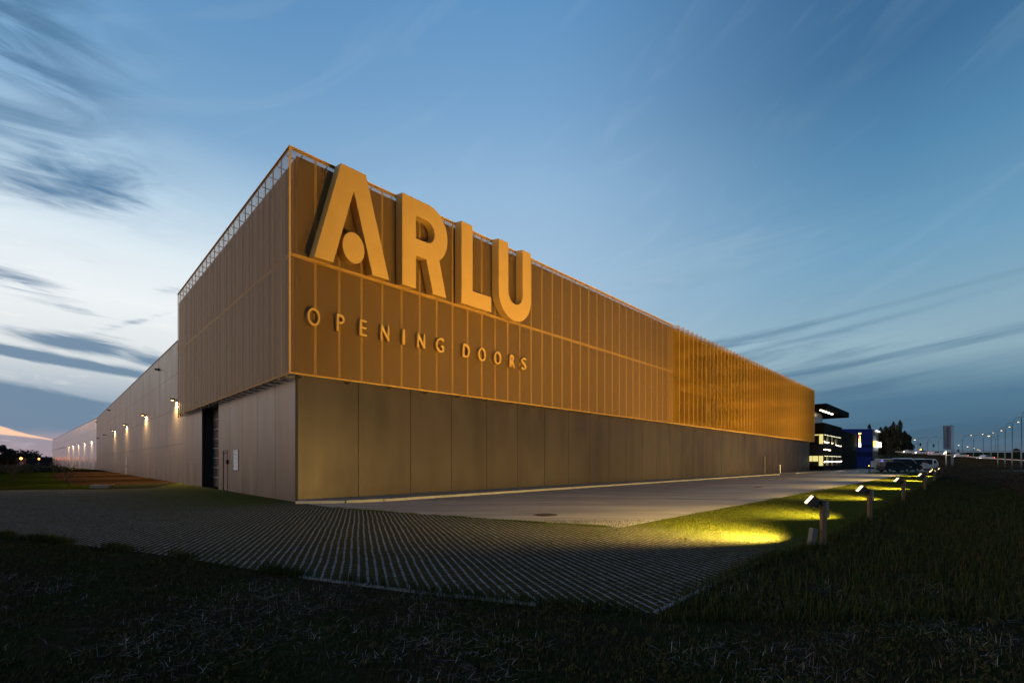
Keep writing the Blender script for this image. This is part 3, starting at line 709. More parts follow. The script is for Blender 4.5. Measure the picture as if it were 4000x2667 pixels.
cb = MB(); p = G(350,1907); cb.box((0,0,0),(1.18,.4,.22)); cbo = cb.build('concrete_block', M['concrete'], bevel=.04); cbo.location = (p[0], p[1], 0)
tag(cbo, 'low grey concrete block lying at the left edge of the paving by the brown track', 'block')

# manhole covers
def manhole(px_, py_, r_, label):
    X, Y = G(px_, py_); t = empty('manhole_cover', (X, Y, .008), 0, label, 'manhole cover', 'manhole covers in the apron')
    b = MB(); b.prism([[(r_*math.cos(R(i*10)), r_*math.sin(R(i*10))) for i in range(36)]], lambda a, c: (a,c,.012), lambda a, c: (a,c,0)); b.build('rim', M['black'], t)
    b = MB(); b.prism([[(.88*r_*math.cos(R(i*10)), .88*r_*math.sin(R(i*10))) for i in range(36)]], lambda a, c: (a,c,.018), lambda a, c: (a,c,.0125)); b.build('lid', mat('cast_iron', (.02,.018,.018), .7, .3, bump=.8, bscale=30), t)
manhole(2134, 2012, .34, 'large round black manhole cover near the tip of the grey apron')
manhole(2964, 1903, .32, 'middle manhole cover, farther along the grey apron')
manhole(3061, 1869, .32, 'farthest small manhole cover on the grey apron')
# steel guard post by the front door
t = empty('guard_post', tuple(WL(61.6,-1.3,.1)), 0, 'slim pale steel guard post beside the front wall door', 'post')
b = MB(); b.tube([(0,0,0),(0,0,1.1)], .06, 12); b.build('tube', M['greyp'], t); b = MB(); b.tube([(0,0,1.1),(0,0,1.14)], [.06,.03], 12); b.build('cap', M['greyp'], t)

# ================================================================== OFFICE BUILDING
OB = Vector((54.6, 80.1))
of = empty('office_building', (OB.x, OB.y, 0), TH, 'black three-storey office block with lit glass bands and a jutting flat roof', 'building')
def opart(n, a, b_, m, par=None, **k):
    q_ = MB(); q_.box(a, b_); return q_.build(n, m, par or of, **k)
LO = 16.4
opart('plinth', (0,0,0), (LO,12,.92), M['office'])
opart('wall', (0.25,.25,.92), (LO,12,6.6), M['office'])
opart('parapet', (-.05,-.05,6.6), (LO+.05,12,8.5), M['office'])
opart('wall', (LO,.4,0), (37.3,12,8.05), M['office'])
opart('upper_storey', (-4,1.2,8.5), (5.6,9,10.4), mat('grey_glass_storey', (.10,.12,.15), .25, .2))
opart('roof', (-4.2,-1.2,10.4), (LO,11,11.4), M['office'])
opart('light_strip', (-4.2,-.45,10.28), (5.5,-.2,10.38), emat('warm_strip', (1,.72,.42), 14))
lit = emat('lit_room', (.95,.80,.28), .85, (.3,.3,.2)); litd = emat('dim_room', (.75,.78,.50), .09, (.05,.06,.05)); glint_m = emat('reflected_lamps', (1,.72,.45), 22)
def band(z0, z1, m, lights, name='window'):
    gp = MB(); gp.box((.2,.16,z0),(LO,.24,z1)); g_ = gp.build(name, m, of)
    f = MB()
    for i in range(33): xx = .2+i*(LO-.2)/32; f.box((xx-.02,-.02,z0),(xx+.02,.1,z1))
    f.box((0,-.03,z0-.05),(LO,.2,z0)); f.box((0,-.03,z1),(LO,.2,z1+.05)); f.build('frame', M['black'], g_)
    return g_
w1 = band(4.62, 6.5, litd, 1); w2 = band(2.95, 4.5, M['darkglass'], 0); w3 = band(.98, 2.76, emat('lit_room_low', (.80,.74,.30), .16, (.05,.05,.03)), 1)
b = MB()
for i in range(40): b.box((.35+i*.4,.0,6.36),(.43+i*.4,.06,6.46)); b.box((.35+i*.4,.0,2.62),(.43+i*.4,.06,2.72))
b.build('ceiling_lights', emat('ceiling_dots', (1,.9,.55), 3.2), of)
b = MB()
for xx, z0, z1 in ((2.6,4.8,5.9),(3.6,4.8,6.4),(3.0,4.8,5.6),(4.4,4.8,5.7),(7.2,4.8,6.4),(6.4,4.8,5.6),(6.8,4.8,6),(10.2,4.8,5.9),(10.8,4.8,5.5),(11.6,4.8,6.4),(1.2,1.0,2.6),(1.9,1.0,2.6),(2.7,1,2.6),(3.6,1,2.6),(4.4,1,2.6),(7.2,1,2.6),(8,1,2.6),(11.6,1,2.6),(9.3,1,2.6),(13,1,2.6)): b.box((xx,.02,z0),(xx+.08,.07,z1))
b.build('lit_mullions', emat('lit_columns', (.9,.82,.38), .75), of)
b = MB(); b.box((0,-.06,0),(.2,-.03,.11)); glint0 = b.build('bulb', glint_m, of); bl_ = [(.1+i*.48, 1.62+.05*math.sin(i*1.7)+(.12 if i in (32,33) else 0)+(-.1 if i < 2 else 0)) for i in range(34)]  # lamp reflections in the glass, added as small glowing boxes
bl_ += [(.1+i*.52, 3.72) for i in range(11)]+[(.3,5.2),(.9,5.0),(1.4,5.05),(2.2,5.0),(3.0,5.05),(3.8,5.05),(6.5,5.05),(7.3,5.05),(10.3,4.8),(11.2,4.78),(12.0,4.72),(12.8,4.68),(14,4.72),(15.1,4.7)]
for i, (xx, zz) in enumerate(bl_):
    o = glint0 if i == 0 else glint0.copy()
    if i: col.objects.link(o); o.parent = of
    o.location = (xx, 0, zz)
# left face windows
b = MB(); b.box((.18,.12,4.82),(.24,.7,6.52)); b.box((.18,.12,.95),(.24,.75,2.7)); wq = b.build('window', lit, of)
b = MB(); b.box((.19,.86,1.72),(.245,1.7,2.7)); b.box((.19,1.76,1.72),(.245,2.6,2.7)); b.build('window', lit, of)
b = MB(); b.box((.19,.75,4.82),(.245,2.6,6.3)); b.build('window', M['darkglass'], of); b = MB(); b.box((.18,.75,6.32),(.24,2.6,6.5)); b.build('lit_blind', lit, of)
opart('wall', (.1,.0,2.8), (.25,3,4.7), M['black']); opart('wall', (.1,.8,.92), (.25,3,1.68), M['black'])
# projecting sign at the far end
sp = WL(0,0); sgx = empty('projecting_sign', tuple(P(3354, 1745, 107)), TH, 'tall thin lit sign, red and yellow above two white boxes, on the black office corner', 'sign')
b = MB(); b.box((-.1,-.45,3.0),(.1,0,2.95+.3)); b.prism([[(-.38,.95),(-.05,.85),(-.05,2.6),(-.3,2.6)]], lambda a,c: (-.06,a,c), lambda a,c: (.06,a,c)); b.build('panel', emat('sign_yellow', (1,.8,.15), 5), sgx)
b = MB(); b.prism([[(-.3,2.0),(-.05,2.0),(-.05,2.75),(-.2,2.75)]], lambda a,c: (-.07,a,c), lambda a,c: (.07,a,c)); b.build('panel', emat('sign_red', (1,.1,.12), 2.5), sgx)
b = MB(); b.box((-.07,-.42,.35),(.07,-.02,.8)); b.build('light_box', emat('sign_white', (1,.97,.85), 6), sgx); b = MB(); b.box((-.07,-.42,.0),(.07,-.02,.25)); b.build('light_box', emat('sign_white', (1,.97,.85), 6), sgx)

# ================================================================== BLUE BUILDING
bl = empty('blue_building', (.7884*144, 144, 0), 0, 'deep blue block behind the office, with a lit white box window on its grey side', 'building')
b = MB(); b.box((-17,0,0),(0,14,12)); b.build('wall', M['blue'], bl)
b = MB(); b.box((-16.9,-.05,6.2),(-.1,0,7.0)); b.box((-16.9,-.05,3.4),(-.1,0,4.8)); b.build('window_band', M['blued'], bl)
Ms = Matrix.Rotation(TH, 4, 'Z')
b = MB(); b.box((.02,-.05,.0),(13,.2,12), M=Ms); b.build('side_wall', mat('dark_grey_side', (.05,.05,.055), .6), bl)
b = MB(); b.box((.1,-.12,8.1),(7,-.06,10.0), M=Ms); b.box((.1,-.12,5.1),(12,-.06,6.4), M=Ms); b.build('window', mat('pale_blind', (.30,.34,.38), .5), bl)
b = MB(); b.box((1.6,-.9,6.5),(12.6,-.1,8.1), M=Ms); b.build('lit_bay', emat('bay_white', (1,.93,.75), 4), bl); b = MB(); b.box((.9,-.9,6.5),(1.58,-.1,8.2), M=Ms); b.build('lit_bay', emat('bay_orange', (1,.55,.12), 3), bl)
b = MB(); b.box((5,-.5,11.55),(12.8,-.3,11.8), M=Ms); b.build('light_strip', emat('cool_strip', (1,.95,.8), 6), bl)

# ================================================================== VEHICLES
M['busw'] = mat('white_coach_paint', (.78,.74,.72), .3, 0, spec=.6)
M['carb'] = mat('black_car_paint', (.010,.010,.012), .25, .0, spec=.8)
M['carn'] = mat('navy_car_paint', (.012,.015,.025), .25, .0, spec=.8)
M['glass'] = mat('tinted_glass', (.012,.014,.018), .06, 0, spec=1.0)
def side_prism(b, prof, y0, y1, mi=0): b.prism([prof], lambda a, c: (a, y0, c), lambda a, c: (a, y1, c), mi)
def wheel(par, x, yc, r_, w_=.2, side=-1):
    b = MB(); b.tube([(x,yc-w_/2,r_),(x,yc+w_/2,r_)], r_, 20); o = b.build('wheel', M['rubber'], par)
    b = MB(); b.tube([(x,yc+side*w_/2,r_),(x,yc+side*(w_/2+.015),r_)], r_*.62, 14); b.build('rim', M['greyp'], o)
# white coach (nose to the right)
Yb = 90.; bus = empty('coach', ((3451-CX)/F*Yb, Yb, 0), 0, 'white coach with a round dark red emblem, parked behind the black van', 'coach')
Lb = 10.9; sb = MB(); side_prism(sb, [(0,.35),(0,.9),(.08,2.1),(.22,2.28),(Lb-.9,2.24),(Lb-.5,2.15),(Lb-.05,1.35),(Lb,.35)], 0, 2.4); sb.build('body', M['busw'], bus, bevel=.05)
sb = MB(); side_prism(sb, [(.3,1.12),(.36,2.12),(Lb-1.25,2.1),(Lb-1.25,1.12)], -.02, 0); side_prism(sb, [(Lb-1.0,1.3),(Lb-1.0,1.95),(Lb-.62,1.95),(Lb-.3,1.35)], -.02, 0); sb.build('window', M['glass'], bus)
sb = MB(); sb.box((3.4,.4,2.27),(6,2.0,2.42)); sb.box((7,.4,2.25),(8.5,2,2.33)); sb.build('roof_unit', M['busw'], bus)
sb = MB(); sb.box((-.04,.2,1.7),(0,.5,1.95)); sb.build('tail_light', emat('violet_lamp', (.3,.2,1), 1.5), bus)
wheel(bus, 2.2, .2, .48, .3); wheel(bus, 8.6, .2, .48, .3)
em = MB(); c0 = (8.25, 1.25)
def ring(cx_, cz, r0, r1, a0, a1, n=20, y=-.03):
    for i in range(n):
        t0, t1 = R(a0+(a1-a0)*i/n), R(a0+(a1-a0)*(i+1)/n)
        em.quad([(cx_+r0*math.cos(t0),y,cz+r0*math.sin(t0)),(cx_+r1*math.cos(t0),y,cz+r1*math.sin(t0)),(cx_+r1*math.cos(t1),y,cz+r1*math.sin(t1)),(cx_+r0*math.cos(t1),y,cz+r0*math.sin(t1))])
ring(c0[0], c0[1], .50, .56, 25, 160); ring(c0[0], c0[1], .50, .56, 200, 335); ring(c0[0], c0[1], .30, .42, 45, 135, 12); ring(c0[0], c0[1], .22, .38, 235, 305, 10)
Mb_ = Matrix.Translation((c0[0],0,c0[1])) @ Matrix.Rotation(R(12),4,'Y')
em.build('emblem', mat('dark_red_print', (.20,.03,.035), .5), bus, fix=False)
em = MB(); em.box((-.66,-.035,-.14),(.66,-.028,.14), M=Mb_); em.build('emblem_banner', M['busw'], bus)
em = MB()
for i in range(9): xx = -.55+i*.125; em.box((xx,-.045,-.08),(xx+.03+.03*(i % 2),-.036,.09), M=Mb_); em.box((xx,-.045,-.0),(xx+.08,-.036,.03), M=Mb_)
em.build('emblem_lettering', mat('dark_red_print2', (.20,.03,.035), .5), bus)
sb = MB(); sb.box((9.0,-.012,.4),(9.03,0,1.05)); sb.box((5.2,-.012,.92),(6.3,0,.97)); sb.build('door_seam', M['black'], bus)
# black van
def vehicle(name, px0, Y_, prof, win, Lc, wd, paint, label, cat, wx, rr, extra=None, back=None):
    t = empty(name, ((px0-CX)/F*Y_, Y_, 0), 0, label, cat)
    b = MB(); side_prism(b, prof, 0, wd); b.build('body', paint, t, bevel=.06)
    for wn in win: b = MB(); side_prism(b, wn, -.012, 0); b.build('window', M['glass'], t)
    for xx in wx:
        wheel(t, xx, .1, rr); wheel(t, xx, wd-.1, rr, side=1)
    return t
van = vehicle('van', 3486, 74, [(0,.35),(.02,1.6),(.15,2.05),(.4,2.12),(3.0,2.10),(3.25,2.02),(3.95,1.32),(4.7,1.12),(4.95,.85),(5.0,.35)],
    [[(.3,1.25),(.35,1.85),(1.7,1.88),(1.7,1.25)],[(1.78,1.25),(1.78,1.88),(2.9,1.88),(2.9,1.25)],[(2.98,1.25),(2.98,1.86),(3.15,1.84),(3.75,1.28)]], 5, 1.9, M['carb'], 'black van with a white roof line parked between the coach and the dark small car', 'van', (.95, 4.05), .34)
b = MB(); b.tube([(3.2,-.02,2.03),(3.95,-.02,1.33)], .03, 6); b.build('windscreen_pillar', M['white'], van); b = MB(); b.box((4.6,-.01,.85),(4.85,.02,1.0)); b.build('headlight', M['glass'], van)
b = MB(); b.box((2.6,.3,2.12),(4.1,1.6,2.2)); 
mpv = vehicle('car', 3456, 72, [(0,.3),(.0,.9),(.18,1.55),(.45,1.68),(2.4,1.70),(2.75,1.62),(3.45,1.12),(4.05,.98),(4.32,.72),(4.36,.3)],
    [[(.3,.98),(.42,1.5),(1.25,1.54),(1.25,.98)],[(1.33,.98),(1.33,1.54),(2.2,1.54),(2.2,.98)],[(2.28,.98),(2.28,1.54),(2.62,1.52),(3.25,1.05)]], 4.36, 1.75, M['carn'], 'dark navy high-roofed small car parked nearest, in front of the black van', 'car', (.8, 3.5), .31)
b = MB(); b.tube([(2.72,-.02,1.62),(3.45,-.02,1.12),(4.05,-.02,.98)], .025, 6); b.build('windscreen_pillar', M['galv'], mpv)
b = MB(); b.box((3.95,-.015,.76),(4.25,.02,.9)); b.build('headlight', M['greyp'], mpv)
# cabinet and container by the blue block
ct = empty('shipping_container', (.799*130, 130, 0), 0, 'small pale container standing between the blue building and the coach', 'container')
b = MB(); b.box((0,0,.1),(1.4,2.4,1.75)); [b.box((.05+i*.16,-.03,.15),(.12+i*.16,0,1.7)) for i in range(8)]; b.build('body', mat('pale_blue_grey', (.22,.28,.33), .5), ct)
b = MB(); b.box((-.05,-.06,1.75),(1.45,2.4,1.85)); b.build('lid', M['greyp'], ct)
# bollards with small lamp
for i, (px_, lit_) in enumerate(((3394, True), (3399, False))):
    X, Y = G(px_, 1846); t = empty('bollard', (X, Y, 0), 0, 'thin black bollard '+('topped with a yellow light' if lit_ else 'without light, right beside the lit one')+' on the grass island', 'bollard', 'bollards on the island')
    b = MB(); b.tube([(0,0,0),(0,0,1.0)], .05, 10); b.build('post', M['black'], t)
    b = MB(); b.tube([(0,0,1.0),(0,0,1.09)], [.06,.04], 10); b.build('lamp' if lit_ else 'cap', emat('amber_dot', (1,.6,.05), 8) if lit_ else M['black'], t)
sheet('grass_island', [G(3376,1847.5), G(3460,1850), G(3640,1850), G(3660,1843), G(3430,1843)], .03, mat('island_grass', (.03,.045,.01), 1.0, spec=.0, var=.4, vscale=1))

# ================================================================== FLAGS
Yf = 65.
def fpole(px_, top, label):
    t = empty('flagpole', ((px_-CX)/F*Yf, Yf, 0), 0, label, 'flagpole', 'three flagpoles in a row')
    b = MB(); b.tube([(0,0,0),(0,0,top)], [.05,.035], 10); b.build('pole', M['greyp'], t, smooth=True)
    b = MB(); b.tube([(0,0,top),(0,0,top+.08)], [.06,.03], 10); b.build('cap', M['black'], t); return t
f1 = fpole(3716, 6.85, 'leftmost of three pale flagpoles, carrying a grey banner with dark vertical lettering')
fpole(3720, 6.72, 'middle one of the three pale flagpoles at the lawn end'); fpole(3724, 6.6, 'rightmost one of the three pale flagpoles at the lawn end')
b = MB(); nx, nz = 10, 20; wdt = 1.17
for sgn, yo in ((1,.0),(-1,.006)):
    for i in range(nx):
        for j in range(nz):
            def pt(i, j):
                xx = -wdt*i/nx; zt = 6.78-(j/nz)*3.35+(-.0 if j == 0 else .0)-.1*(1-i/nx)*(j/nz)
                return (xx, .05*math.sin(i*.9+j*.15)*(i/nx)+yo, zt)
            b.quad([pt(i,j),pt(i+1,j),pt(i+1,j+1),pt(i,j+1)])
bn = b.build('banner', mat('grey_banner_cloth', (.24,.24,.28), .8), f1, smooth=True, fix=False)
tx = 'BRUSHMAKERS'
for i, ch in enumerate(tx):
    o = glyph(ch, 0, .19, 0, .26, -.002, .002, bn, mat('navy_print', (.02,.025,.06), .7) if i == 0 else lm, 'lettering'); lm = o.data.materials[0]
    o.rotation_euler = (0, -math.pi/2, 0); o.location = (-.46, -.085, 3.78+i*.255)
t = empty('lamp_post', ((3695.5-CX)/F*62, 62, 0), 0, 'short brightly lit metal post under the banner', 'lamp post')
b = MB(); b.tube([(0,0,0),(0,0,3.15)], .075, 12); b.build('post', M['greyp'], t); b = MB(); b.box((-.18,-.05,2.85),(-.08,.05,3.0)); b.build('lamp', M['lens'], t)
ld = bpy.data.lights.new('bulb', 'POINT'); ld.energy = 25; ld.color = (1,.75,.45); ld.shadow_soft_size = .05
lo = bpy.data.objects.new('bulb', ld); col.objects.link(lo); lo.parent = t; lo.location = (-.35,-.35,2.9)

# ================================================================== HIGHWAY, EMBANKMENTS, STREET LAMPS
emb = mat('dark_bank_grass', (.022,.026,.010), 1.0, spec=.0, var=.4, vscale=.12)
def bank(name, pts, depth, m):
    """earth bank: crest points (x,y,z); slopes down both sides"""
    b = MB()
    for (p, r) in zip(pts[:-1], pts[1:]):
        for s0, s1 in (((0,-depth,-1), (0,0,0)), ((0,0,0), (0,9,0)), ((0,9,0), (0,9+depth,-1))):
            def pp(c, o): return (c[0], c[1]+o[1], c[2] if o[2] == 0 else -.1)
            b.quad([pp(p,s0), pp(r,s0), pp(r,s1), pp(p,s1)])
    o = b.build(name, m, fix=False); tag(o, kind='structure'); return o
c1 = [P(3300,1770,215), P(3560,1766.5,212), P(3800,1766.5,208), P(4100,1766,205), P(4500,1764,200), P(5200,1764,200)]
bank('embankment', c1, 12, emb)
c2 = [P(3500,1768,165), P(3620,1775,158), P(3760,1786,150), P(3900,1797,142), P(4050,1806,135), P(4400,1812,125)]
bank('embankment', c2, 7, mat('brown_bank_grass', (.035,.026,.014), 1.0, spec=.0, var=.4, vscale=.15))
def strip_on(name, crest, y0, y1, dz, m):
    b = MB()
    for p, r in zip(crest[:-1], crest[1:]): b.quad([(p[0],p[1]+y0,p[2]+dz),(r[0],r[1]+y0,r[2]+dz),(r[0],r[1]+y1,r[2]+dz),(p[0],p[1]+y1,p[2]+dz)])
    o = b.build(name, m, fix=False); tag(o, kind='structure')
asp = mat('road_asphalt', (.06,.06,.06), .7)
strip_on('road', c1, .5, 8.5, .02, asp); strip_on('road', c2, .5, 8.5, .02, asp)
def guard(crest, y_, label, h_=.75):
    t = empty('guard_rail', tuple(crest[0]), 0, label, 'guard rail'); o0 = Vector(crest[0])
    b = MB(); pb = MB()
    for p, r in zip(crest[:-1], crest[1:]):
        p, r = Vector(p)-o0, Vector(r)-o0
        b.quad([(p.x,p.y+y_,p.z+h_-.3),(r.x,r.y+y_,r.z+h_-.3),(r.x,r.y+y_,r.z+h_),(p.x,p.y+y_,p.z+h_)]); b.quad([(p.x,p.y+y_,p.z+h_),(r.x,r.y+y_,r.z+h_),(r.x,r.y+y_+.08,r.z+h_),(p.x,p.y+y_+.08,p.z+h_)])
        n = max(1, int((r-p).length/4))
        for i in range(n): c = p+(r-p)*(i/n); pb.box((c.x-.05,c.y+y_+.02,c.z-.1),(c.x+.05,c.y+y_+.12,c.z+h_-.05))
    b.build('rail', mat('pale_rail', (.55,.45,.42), .4, .3), t); pb.build('posts', M['galv'], t)
guard(c1, .2, 'pale guard rail running along the high road behind the street lamps'); guard(c2, .2, 'lower guard rail on the road ramp below the street lamps', .6)

def street_lamp_mesh(hh=12.0, arm=3.1):
    t = empty('street_lamp'); 
    b = MB(); b.tube([(0,0,-.2),(0,0,1.5),(0,0,hh-2.2)], [.15,.12,.08], 8); b.build('pole', M['galv'], t, smooth=True)
    b = MB(); pts = [(0,0,hh-2.2)]+[(arm*.42*(1-math.cos(R(a_))), 0, hh-2.2+1.75*math.sin(R(a_))) for a_ in (20,40,60,80)]+[(arm*.8,0,hh-.2),(arm,0,hh-.08)]
    b.tube(pts, .05, 6); b.build('arm', M['galv'], t, smooth=True)
    b = MB(); b.prism([[(arm-.1,hh-.16),(arm-.1,hh-.04),(arm+.2,hh+.03),(arm+.6,hh-.0),(arm+.6,hh-.12)]], lambda a, c: (a,-.14,c), lambda a, c: (a,.14,c)); hd = b.build('lamp_head', M['galv'], t)
    b = MB(); b.box((arm+.02,-.11,hh-.22),(arm+.52,.11,hh-.165)); b.build('lens', M['slight'], hd); return t
sl0 = street_lamp_mesh(); n_used = [0]
def find_lens(o):
    for c in o.children:
        if c.name.startswith('lens'): return c
        r_ = find_lens(c)
        if r_: return r_
    return None
def put_lamp(px_, Y_, zb, label, big, litf, mir=False, cool=False):
    o = sl0 if n_used[0] == 0 else copy_tree(sl0); n_used[0] += 1
    o.location = ((px_-CX)/F*Y_, Y_, zb); o.rotation_euler = (0,0, math.pi if mir else 0)
    tag(o, label, 'street lamp', 'street lamps along the highway')
    ln = find_lens(o)
    if big != 1.0 or not litf:
        ln.data = ln.data.copy()
        if not litf: ln.data.materials[0] = M['plastic']
        else:
            v_ = np.array([v.co[:] for v in ln.data.vertices]); c_ = v_.mean(0)
            for v in ln.data.vertices: v.co = Vector(c_)+(v.co-Vector(c_))*big
            M.setdefault('slight', None)
    return o
row = [(3989.7,86.8),(3953.8,102.6),(3926,116.8),(3898,133.2),(3871.4,148.6),(3840.6,160.7),(3802.7,168),(3758.7,173.6)]
rn = ['at the right edge, its arm leaving the picture', 'second from the right edge', 'third from the right edge', 'fourth from the right edge', 'fifth from the right edge', 'sixth from the right edge', 'seventh from the right edge', 'eighth from the right, just right of the flagpoles']
for (px_, Y_), l_ in zip(row, rn): put_lamp(px_, Y_, 0, 'tall curved-arm street lamp, '+l_, .8, True)
back_l = [(3551,270,2.2,'lit street lamp right of the dark poplars'),(3585,190,0,'unlit slim street lamp standing alone beside the dark poplars'),(3623.7,185,0,'unlit slim street lamp left of the flag, its arm over the traffic signal'),
  (3618,290,3,'low lit street lamp behind the unlit one left of the flag'),(3666.8,245,3,'brightest lit street lamp just left of the banner'),(3680,320,5,'lit street lamp partly behind the banner edge'),
  (3728,360,6,'lit distant street lamp just right of the flagpoles'),(3764,400,6.5,'lit distant street lamp, second right of the flagpoles'),(3791,440,6,'lit distant street lamp, third right of the flagpoles'),(3808,500,6,'tiny lit street lamp over the far end of the high road'),(3817,560,6,'tiniest lit street lamp at the far end of the high road'),
  (3888,235,4,'lit street lamp whose head hangs left, between the tall curved row')]
tops = [1716.6,1706.6,1704.6,1723,1708.4,1730.6,1737.8,1743.6,1749,1755,1758.5,1701]
for (px_, Y_, zb, l_), ty in zip(back_l, tops):
    zb = EYE+(HY-ty)/F*Y_-12; put_lamp(px_, Y_, zb, l_, 1.9 if 'lit' in l_ and 'unlit' not in l_ else 1, 'unlit' not in l_, mir='hangs left' in l_)
# traffic signals
def tsig(px_, py_, Y_, label, red=False, arm=False):
    p = P(px_, py_, Y_); t = empty('traffic_signal', (p.x, p.y, 0), 0, label, 'traffic light', 'traffic signals at the junction')
    b = MB(); b.box((-.22,-.15,p.z-.55),(.22,.15,p.z+.55)); b.build('housing', M['black'], t)
    b = MB()
    if arm: b.tube([(-7.6,0,p.z-3.2),(-5,0,p.z-.6),(0,0,p.z+.62)], .07, 6)
    else: b.tube([(0,.2,0),(0,.2,p.z+.5)], .06, 6)
    b.build('pole', M['galv'], t)
    for k_, mm in enumerate(('tlight' if red else 'black', 'black', 'black')):
        b = MB(); b.tube([(0,-.15,p.z+.33-k_*.33),(0,-.2,p.z+.33-k_*.33)], .12, 10); b.build('lamp', M[mm], t)
tsig(3595,1736,180,'hanging black traffic light on a long arm right of the poplars', arm=True)
tsig(3647,1739.5,185,'black traffic light left of the banner, between two street lamps'); tsig(3743.6,1759.5,190,'low black traffic light right of the flagpoles above the high road')
t = empty('warning_sign', tuple(P(3597,1765.8,185)), 0, 'dark sign with a glowing orange warning lamp on the high road', 'sign')
b = MB(); b.box((-.6,0,.6),(1.0,.1,1.6)); b.build('board', M['black'], t); b = MB(); b.box((-.35,-.15,.9),(.15,-.02,1.35)); b.build('lamp', M['orange'], t); b = MB(); b.tube([(0,.1,-1),(0,.1,.6)],.06,6); b.build('post', M['galv'], t)
# cars at rest on the roads, lights on
def road_car(px_, py_, Y_, label, facing, paint):
    p = P(px_, py_, Y_); t = empty('car', (p.x, p.y, p.z), 0, label, 'car', 'cars on the highway')
    prof = [(0,.3),(0,.85),(.5,.98),(1.0,1.42),(2.6,1.45),(3.3,.98),(4.15,.85),(4.25,.3)]
    if facing < 0: prof = [(4.25-a, c) for a, c in prof]
    b = MB(); side_prism(b, prof, 0, 1.75); b.build('body', paint, t, bevel=.05)
    wn = [(.65,.98),(1.1,1.36),(2.5,1.38),(3.05,.98)]
    if facing < 0: wn = [(4.25-a, c) for a, c in wn]
    b = MB(); side_prism(b, wn, -.015, 0); b.build('window', M['glass'], t)
    for xx in (.85, 3.4): wheel(t, xx, .12, .31)
    hx = 4.2 if facing > 0 else -.05
    b = MB(); b.box((hx,-.02,.6),(hx+.12,.3,.82)); b.build('headlight', M['hlight'], t)
    tx_ = -.1 if facing > 0 else 4.22
    b = MB(); b.box((tx_,-.02,.65),(tx_+.1,.25,.85)); b.build('tail_light', M['tlight'], t)
wr = M['busw']
for i, (px_, Y_, f_, l_) in enumerate(((3545,163,-1,'white car with headlights on the ramp beside the poplars'),(3585,161,-1,'pale car with headlights on the ramp, left of the flag'),(3660,156,1,'car on the ramp behind the banner post'),(3762,150,-1,'white car with headlights right of the flagpoles'),(3815,148,-1,'pale car with headlights on the ramp under the curved lamps'))):
    # height of the ramp there
    for a_, c_ in zip(c2[:-1], c2[1:]):
        X_ = (px_-CX)/F*Y_
        if a_[0] <= X_ <= c_[0]:
            tt2 = (X_-a_[0])/(c_[0]-a_[0]); yy = a_[1]+(c_[1]-a_[1])*tt2+3; zz = a_[2]+(c_[2]-a_[2])*tt2+.02
            road_car(0, 0, 1, l_, f_, wr); o = [q_ for q_ in sc.objects if q_.get('label') == l_][0]; o.location = (X_, yy, zz); break

# ================================================================== TREES AND PLANTS
def leaf_mesh(name, pts, size, mats, parent=None, up=0.0):
    """many small leaf-sized quads at pts"""
    n = len(pts); d = rng.normal(size=(n,3)); d /= np.linalg.norm(d, axis=1)[:,None]
    e = rng.normal(size=(n,3)); e[:,2] += up; e -= (e*d).sum(1)[:,None]*d; e /= np.linalg.norm(e, axis=1)[:,None]; g_ = np.cross(d, e)
    s = size*rng.uniform(.6,1.4,(n,1)); e *= s; g_ *= s*.6
    v_ = np.stack([pts-e, pts-g_*.9, pts+e, pts+g_*.9], 1).reshape(-1,3)
    me = bpy.data.meshes.new(name); me.vertices.add(4*n); me.vertices.foreach_set('co', v_.ravel().astype(np.float32))
    me.loops.add(4*n); me.loops.foreach_set('vertex_index', np.arange(4*n, dtype=np.int32)); me.polygons.add(n)
    me.polygons.foreach_set('loop_start', np.arange(0,4*n,4, dtype=np.int32)); me.polygons.foreach_set('loop_total', np.full(n,4,dtype=np.int32))
    for m in mats: me.materials.append(m)
    me.polygons.foreach_set('material_index', rng.integers(0,len(mats),n).astype(np.int32)); me.update(); me.validate()
    o = bpy.data.objects.new(name, me); col.objects.link(o); o.parent = parent; return o
LV = [mat('leaf_dark', (.022,.026,.012), .8), mat('leaf_mid', (.040,.044,.018), .8), mat('leaf_brown', (.050,.038,.022), .8)]
BK = mat('bark', (.05,.04,.03), .9, bump=.5, bscale=12)
